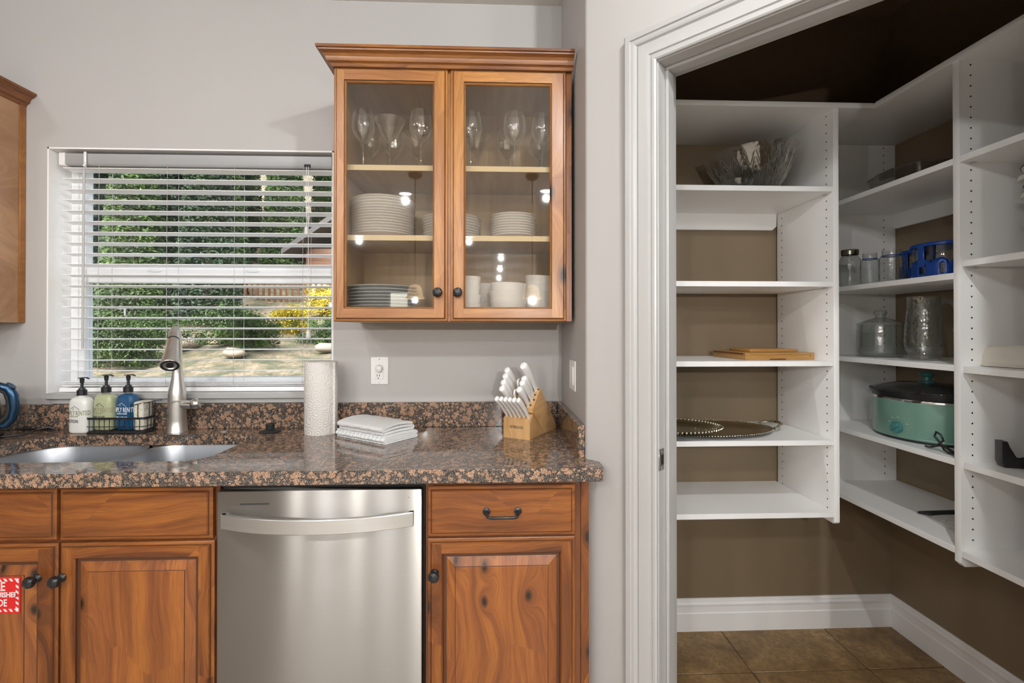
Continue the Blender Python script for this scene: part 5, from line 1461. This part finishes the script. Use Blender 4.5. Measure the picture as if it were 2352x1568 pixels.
# blue lidded baskets
def basket(x, y, z, rx_, ry_, h, label, name='storage_basket'):
    t = thing(name, (x, y, z), label, 'basket')
    g = G(); L = []
    for f, zz in ((.96, .002), (1, .012), (1.0, h * .92)): L.append([(u * f, v * f, zz) for u, v in squircle(rx_ * .93, ry_ * .93, 48, 2.6)])
    g.loft(L, cap=False); v = [g.bm.verts.new(p) for p in L[0]]; g.face(v); part('glass_dish', g, 'clear', t, local=True, smooth=50, weld=True)
    N = 96; sq = squircle(rx_, ry_, N, 2.6); g = G()
    lo, hi = [], []
    for k, (u, v) in enumerate(sq):
        sc_ = abs(math.sin(k / N * math.pi * 9)) ** .5
        lo.append((u, v, .0)); hi.append((u, v, h * (.34 + .20 * sc_)))
    lo2 = [(u * .96, v * .96, z_) for u, v, z_ in lo]; hi2 = [(u * .96, v * .96, z_) for u, v, z_ in hi]
    # arched wall with tall openings
    A = [g.bm.verts.new(p) for p in lo]; B_ = [g.bm.verts.new((p[0], p[1], h * .10)) for p in lo]; C_ = [g.bm.verts.new((p[0], p[1], p[2] * .70)) for p in hi]; Dv = [g.bm.verts.new(p) for p in hi]
    for k in range(N):
        k2 = (k + 1) % N
        g.face([A[k], A[k2], B_[k2], B_[k]])
        ph = (k / N * 9 + .0) % 1
        if not (.36 < ph < .66): g.face([B_[k], B_[k2], C_[k2], C_[k]])
        g.face([C_[k], C_[k2], Dv[k2], Dv[k]])
    b_ = part('holder', g, 'bluep', t, local=True, smooth=50)
    md = b_.modifiers.new('solid', 'SOLIDIFY'); md.thickness = .003; md.offset = -1
    g = G(); L = []
    for f, zz in ((1.00, h * .90), (1.05, h * .91), (1.06, h * .97), (1.03, h * 1.0), (.9, h * 1.01)): L.append([(u * f, v * f, zz) for u, v in squircle(rx_, ry_, 48, 2.6)])
    g.loft(L); part('lid', g, 'bluep', t, local=True, smooth=40)
    g = G()
    for s_ in (-1, 1):
        g.box(-rx_ * 1.03 if s_ < 0 else rx_ * .97, -rx_ * .97 if s_ < 0 else rx_ * 1.03, -.012, .012, h * .30, h * .93, .002)
        g.box(-.012, .012, -ry_ * 1.03 if s_ < 0 else ry_ * .97, -ry_ * .97 if s_ < 0 else ry_ * 1.03, h * .30, h * .93, .002)
    part('clips', g, 'bluep', t, local=True, kind='stuff')
    return t
basket(1.523, 1.578, JZ, .080, .079, .115, 'blue lidded glass dish in an arched blue holder, nearest the divider')
basket(1.615, 1.775, JZ, .055, .055, .123, 'blue lidded glass dish further back behind the open jars')
# clear plastic container, upper shelf
CL = thing('plastic_container', (1.570, 1.740, fz[0] + .0003), 'low clear plastic container on the upper right shelf', 'container')
g = G(); L = []
for f, zz in ((.90, 0), (.94, .003), (.99, .052), (1.02, .052), (1.03, .056), (1.0, .060), (.9, .064), (.86, .072)): L.append([(u * f, v * f, zz) for u, v in squircle(.105, .13, 40, 5)])
g.loft(L); part('box', g, 'clearp', CL, local=True, smooth=30)
g = G(); g.box(-.116, -.106, -.03, .03, .035, .062, .002); part('latch', g, 'clearp', CL, local=True)
# canister
CN = thing('glass_canister', (1.560, 1.893, fz[2] + .0003), 'round clear glass canister with knobbed glass lid', 'canister'); CN.scale = (.90, .90, 1)
g = G(); g.lathe([(0, .002), (.075, .002), (.084, .006), (.0885, .018), (.0885, .108), (.086, .114), (.086, .126), (.083, .128), (.083, .114), (.084, .02), (.076, .010), (0, .009)], 56, sx=1, sy=1); part('jar', g, 'clear', CN, local=True, smooth=50)
g = G(); g.lathe([(.089, .127), (.0905, .130), (.088, .134), (.070, .139), (.048, .148), (.030, .154), (.0185, .157), (.019, .166), (.024, .172), (.0245, .180), (.020, .185), (0, .186)], 48); part('lid', g, 'clear', CN, local=True, smooth=50)
# pitcher
PI = thing('glass_pitcher', (1.529, 1.662, fz[2] + .0003), 'tall textured clear glass pitcher with a curved handle', 'pitcher'); PI.scale = (.80, .80, 1.12)
g = G(); pr = [(.0, .003), (.050, .003), (.056, .006), (.056, .018), (.0675, .032), (.0705, .055), (.0665, .115), (.0605, .155), (.0585, .163), (.0585, .196), (.0605, .201), (.0575, .201), (.0560, .196), (.0562, .163), (.0635, .115), (.0668, .055), (.062, .034), (.05, .024), (0, .023)]
L = []
for r, z in pr[1:-1]:
    ring = []
    for k in range(48):
        a = 2 * math.pi * k / 48; rr_ = r
        if z > .18: rr_ += .012 * max(0, math.cos(a - R(200))) ** 8 * (z - .17) / .03
        ring.append((rr_ * math.cos(a), rr_ * math.sin(a), z))
    L.append(ring)
g.loft(L); part('jug', g, 'thick', PI, local=True, smooth=50)
ha = R(-25)
def hpnt(r, z): return (r * math.cos(ha), r * math.sin(ha), z)
g = G(); g.tube([hpnt(.055, .180), hpnt(.078, .188), hpnt(.100, .182), hpnt(.114, .160), hpnt(.117, .130), hpnt(.112, .104), hpnt(.104, .092)], [.010, .0085, .008, .008, .008, .0075, .006], 12); part('handle', g, 'clear', PI, local=True, smooth=60)
# slow cooker
SCX, SCY = 1.598, 1.725
CK = thing('slow_cooker', (SCX, SCY, fz[3] + .0003), 'oval mint green slow cooker with black crock and glass lid', 'slow cooker', rz=R(90))
A_, B2 = .186, .148
def ov(f, z, da=0): return [((A_ * f + da) * math.cos(q), (B2 * f + da) * math.sin(q), z) for q in [2 * math.pi * k / 72 for k in range(72)]]
g = G(); g.loft([ov(.94, 0), ov(.97, .004), ov(.97, .010)]); part('base', g, 'black', CK, local=True)
g = G(); g.loft([ov(.972, .009), ov(.985, .013), ov(.975, .017), ov(.985, .020), ov(1.0, .140)], cap=True); part('housing', g, 'teal', CK, local=True, smooth=40)
g = G(); g.loft([ov(1.0, .140), ov(1.006, .141), ov(1.008, .147), ov(1.0, .149)]); part('steel_band', g, 'chrome', CK, local=True)
g = G(); g.loft([ov(.985, .148), ov(.995, .152), ov(1.05, .168), ov(1.055, .172), ov(1.0, .174), ov(.96, .168)]);
for s_ in (-1, 1): g.box(s_ * A_ * 1.02 - .016, s_ * A_ * 1.02 + .016, -.035, .035, .160, .172, .003)
part('crock', g, 'black', CK, local=True, smooth=40)
g = G(); g.loft([ov(.99, .170), ov(.985, .176), ov(.80, .188), ov(.55, .198), ov(.25, .203), ov(.05, .204)])
m, tt = newmat('smoked_glass_lid'); tt.col((.02, .022, .02)); tt.rough(.08); tt.set(Coat_Weight=.6)
lid_ = part('lid', g, m, CK, local=True, smooth=60)
g = G(); g.lathe([(0, .203), (.026, .203), (.026, .206), (.014, .209), (.013, .222), (.020, .227), (.0225, .234), (.018, .239), (0, .240)], 32); part('lid_knob', g, 'tealk', lid_, local=True)
an = R(101); kx_, ky_ = A_ * .99 * math.cos(an), B2 * .99 * math.sin(an)
nrm = Vector((math.cos(an) / A_, math.sin(an) / B2, 0)).normalized()
MK = Matrix.Translation((kx_, ky_, .046)) @ nrm.to_track_quat('Z', 'Y').to_matrix().to_4x4()
g = G(); g.lathe([(0, 0), (.0210, 0), (.0210, .006), (.0175, .012), (0, .0125)], 32, M=MK); g.box(-.018, .020, -.004, .004, .010, .020, .002, M=MK @ Matrix.Rotation(R(35), 4, 'Z')); part('dial', g, 'tealk', CK, local=True)
g = G()
for a, r in ((150, .033), (118, .036), (85, .036), (25, .040)):
    g.box(-.0045, .0045, -.0006, .0006, .0005, .0012, M=MK @ Matrix.Translation((r * math.cos(R(a)), r * math.sin(R(a)), 0)))
part('dial_marks', g, 'inkw', CK, local=True)
for s_ in (-1, 1):
    g = G(); g.box(s_ * A_ * .99 - .012, s_ * A_ * .99 + .012, -.035, .035, .112, .124, .004); part('side_handle', g, 'black', CK, local=True)
crd = G()
MCI = WM[CK.name].inverted()
for pts in ([(1.455, 1.555, .9335), (1.452, 1.530, .945), (1.448, 1.505, .967), (1.446, 1.512, .985), (1.446, 1.528, .990), (1.447, 1.535, .975), (1.448, 1.512, .952), (1.449, 1.485, .940), (1.450, 1.462, .936), (1.452, 1.450, .941)],
            [(1.450, 1.515, .950), (1.446, 1.490, .946), (1.444, 1.470, .935), (1.446, 1.452, .9325), (1.452, 1.460, .9320), (1.452, 1.495, .945)],
            [(1.449, 1.512, .950), (1.444, 1.498, .938), (1.443, 1.480, .9325), (1.447, 1.466, .9325)],
            [(1.449, 1.515, .949), (1.448, 1.555, .934), (1.458, 1.580, .9315)]):
    crd.tube(pts, .0032, 8)
part('power_cord', crd, 'black', CK, smooth=60)
# papers
BK = thing('magazine', (1.600, 1.590, fz[4] + .0003), 'printed booklet with a dark edge on the bottom right shelf', 'booklet')
g = G(); L = []
for k in range(10):
    u = k / 9; x0 = -.110 + .045 * u
    h = .003 + .012 * u * (1 - u) * 2
    L.append([(x0, -.125 + .200 * u, 0), (x0, -.125 + .200 * u, .002), (x0 + .06, -.125 + .200 * u, h + .003), (.13, -.125 + .200 * u, h + .003), (.13, -.125 + .200 * u, 0)])
g.loft(L); part('pages', g, 'paper', BK, local=True, smooth=50)
g = G(); g.prism([(-.068, .104), (-.040, .078), (.13, .078), (.13, .112)], 0, .010, bev=.002); part('dark_edge', g, 'blackm', BK, local=True)
# near bay
PO = thing('enamel_pot', (1.560, 1.215, nz_[1] + .0003), 'tall speckled white enamel steamer pot cut off at the right edge', 'pot')
g = G(); g.lathe([(0, 0), (.098, 0), (.104, .006), (.104, .185), (.110, .189), (.111, .194), (.106, .197)], 56); part('lower_pot', g, 'enamel', PO, local=True)
g = G(); g.lathe([(.103, .190), (.104, .198), (.104, .232), (.113, .236), (.117, .243), (.114, .247), (.10, .250), (.06, .262), (0, .268)], 56); part('upper_pot', g, 'enamel', PO, local=True)
for zz, rr_ in ((.192, .1115), (.243, .117)):
    g = G(); g.tube([(rr_ * math.cos(q), rr_ * math.sin(q), zz) for q in [2 * math.pi * k / 56 for k in range(56)]], .0022, 6, closed=True); part('dark_rim', g, 'black', PO, local=True)
for (aa, zz, ln) in ((168, .150, .038), (150, .204, .028)):
    MH = Matrix.Rotation(R(aa), 4, 'Z') @ Matrix.Translation((.103, 0, zz))
    g = G(); L = []
    for k in range(9):
        q = -math.pi / 2 + math.pi * k / 8; L.append([(ln * math.cos(q) - .003, .042 * math.sin(q), -.003), (ln * math.cos(q) * .92 - .003, .040 * math.sin(q), .010 * math.cos(q) + .001), (-.003, .030 * math.sin(q), .016 * math.cos(q) + .001), (-.003, .030 * math.sin(q), -.002)])
    g.loft(L, M=MH); hh = part('ear_handle', g, 'enamel', PO, local=True, smooth=50)
    g = G()
    for yy in (-.012, .012): g.sphere((.004, yy, .016), .0042, 8, M=MH)
    part('rivet', g, 'chrome', hh, local=True)
rnd = random.Random(9); g = G()
for k in range(70):
    a = R(120 + 100 * rnd.random()); z = .01 + .22 * rnd.random(); r = .1045
    g.sphere((r * math.cos(a), r * math.sin(a), z), .0009 + .0008 * rnd.random(), 6)
part('speckles', g, 'ink', PO, local=True, kind='stuff')
g = G(); g.box(0, .16, -.14, .0, 0, .062, .012, seg=3)
rnd = random.Random(4)
for v in g.bm.verts: v.co += Vector((rnd.uniform(-1, 1), rnd.uniform(-1, 1), rnd.uniform(-1, 1) if v.co.z > .004 else 0)) * .004
for v in g.bm.verts: v.co.x += .02 * (v.co.z / .06) * (1 if v.co.x < .05 else 0)
o = part('paper_sack', g, 'bag', None, 'crumpled beige paper sack at the right edge of the shelf', 'sack', smooth=25); place(o, (1.56, 1.355, nz_[2] + .0003), R(8))
o = None
HK = thing('stand', (1.500, 1.352, nz_[3] + .0003), 'glossy black plastic stand with an upright prong, right edge', 'stand', rz=R(-20))
g = G(); g.prism([(-.02, 0), (.16, 0), (.16, .055), (.10, .030), (.035, .020), (.006, .026), (-.004, .046), (-.012, .075), (-.026, .075), (-.026, .015)], -.018, .018, axis='y', bev=.003); part('bracket', g, 'black', HK, local=True, smooth=40)
g = G(); g.lathe([(0, 0), (.07, 0), (.078, .004), (.078, .012), (.062, .020), (.05, .014), (0, .012)], 40, c=(.095, 0, 0)); part('cup', g, 'black', HK, local=True, smooth=40)
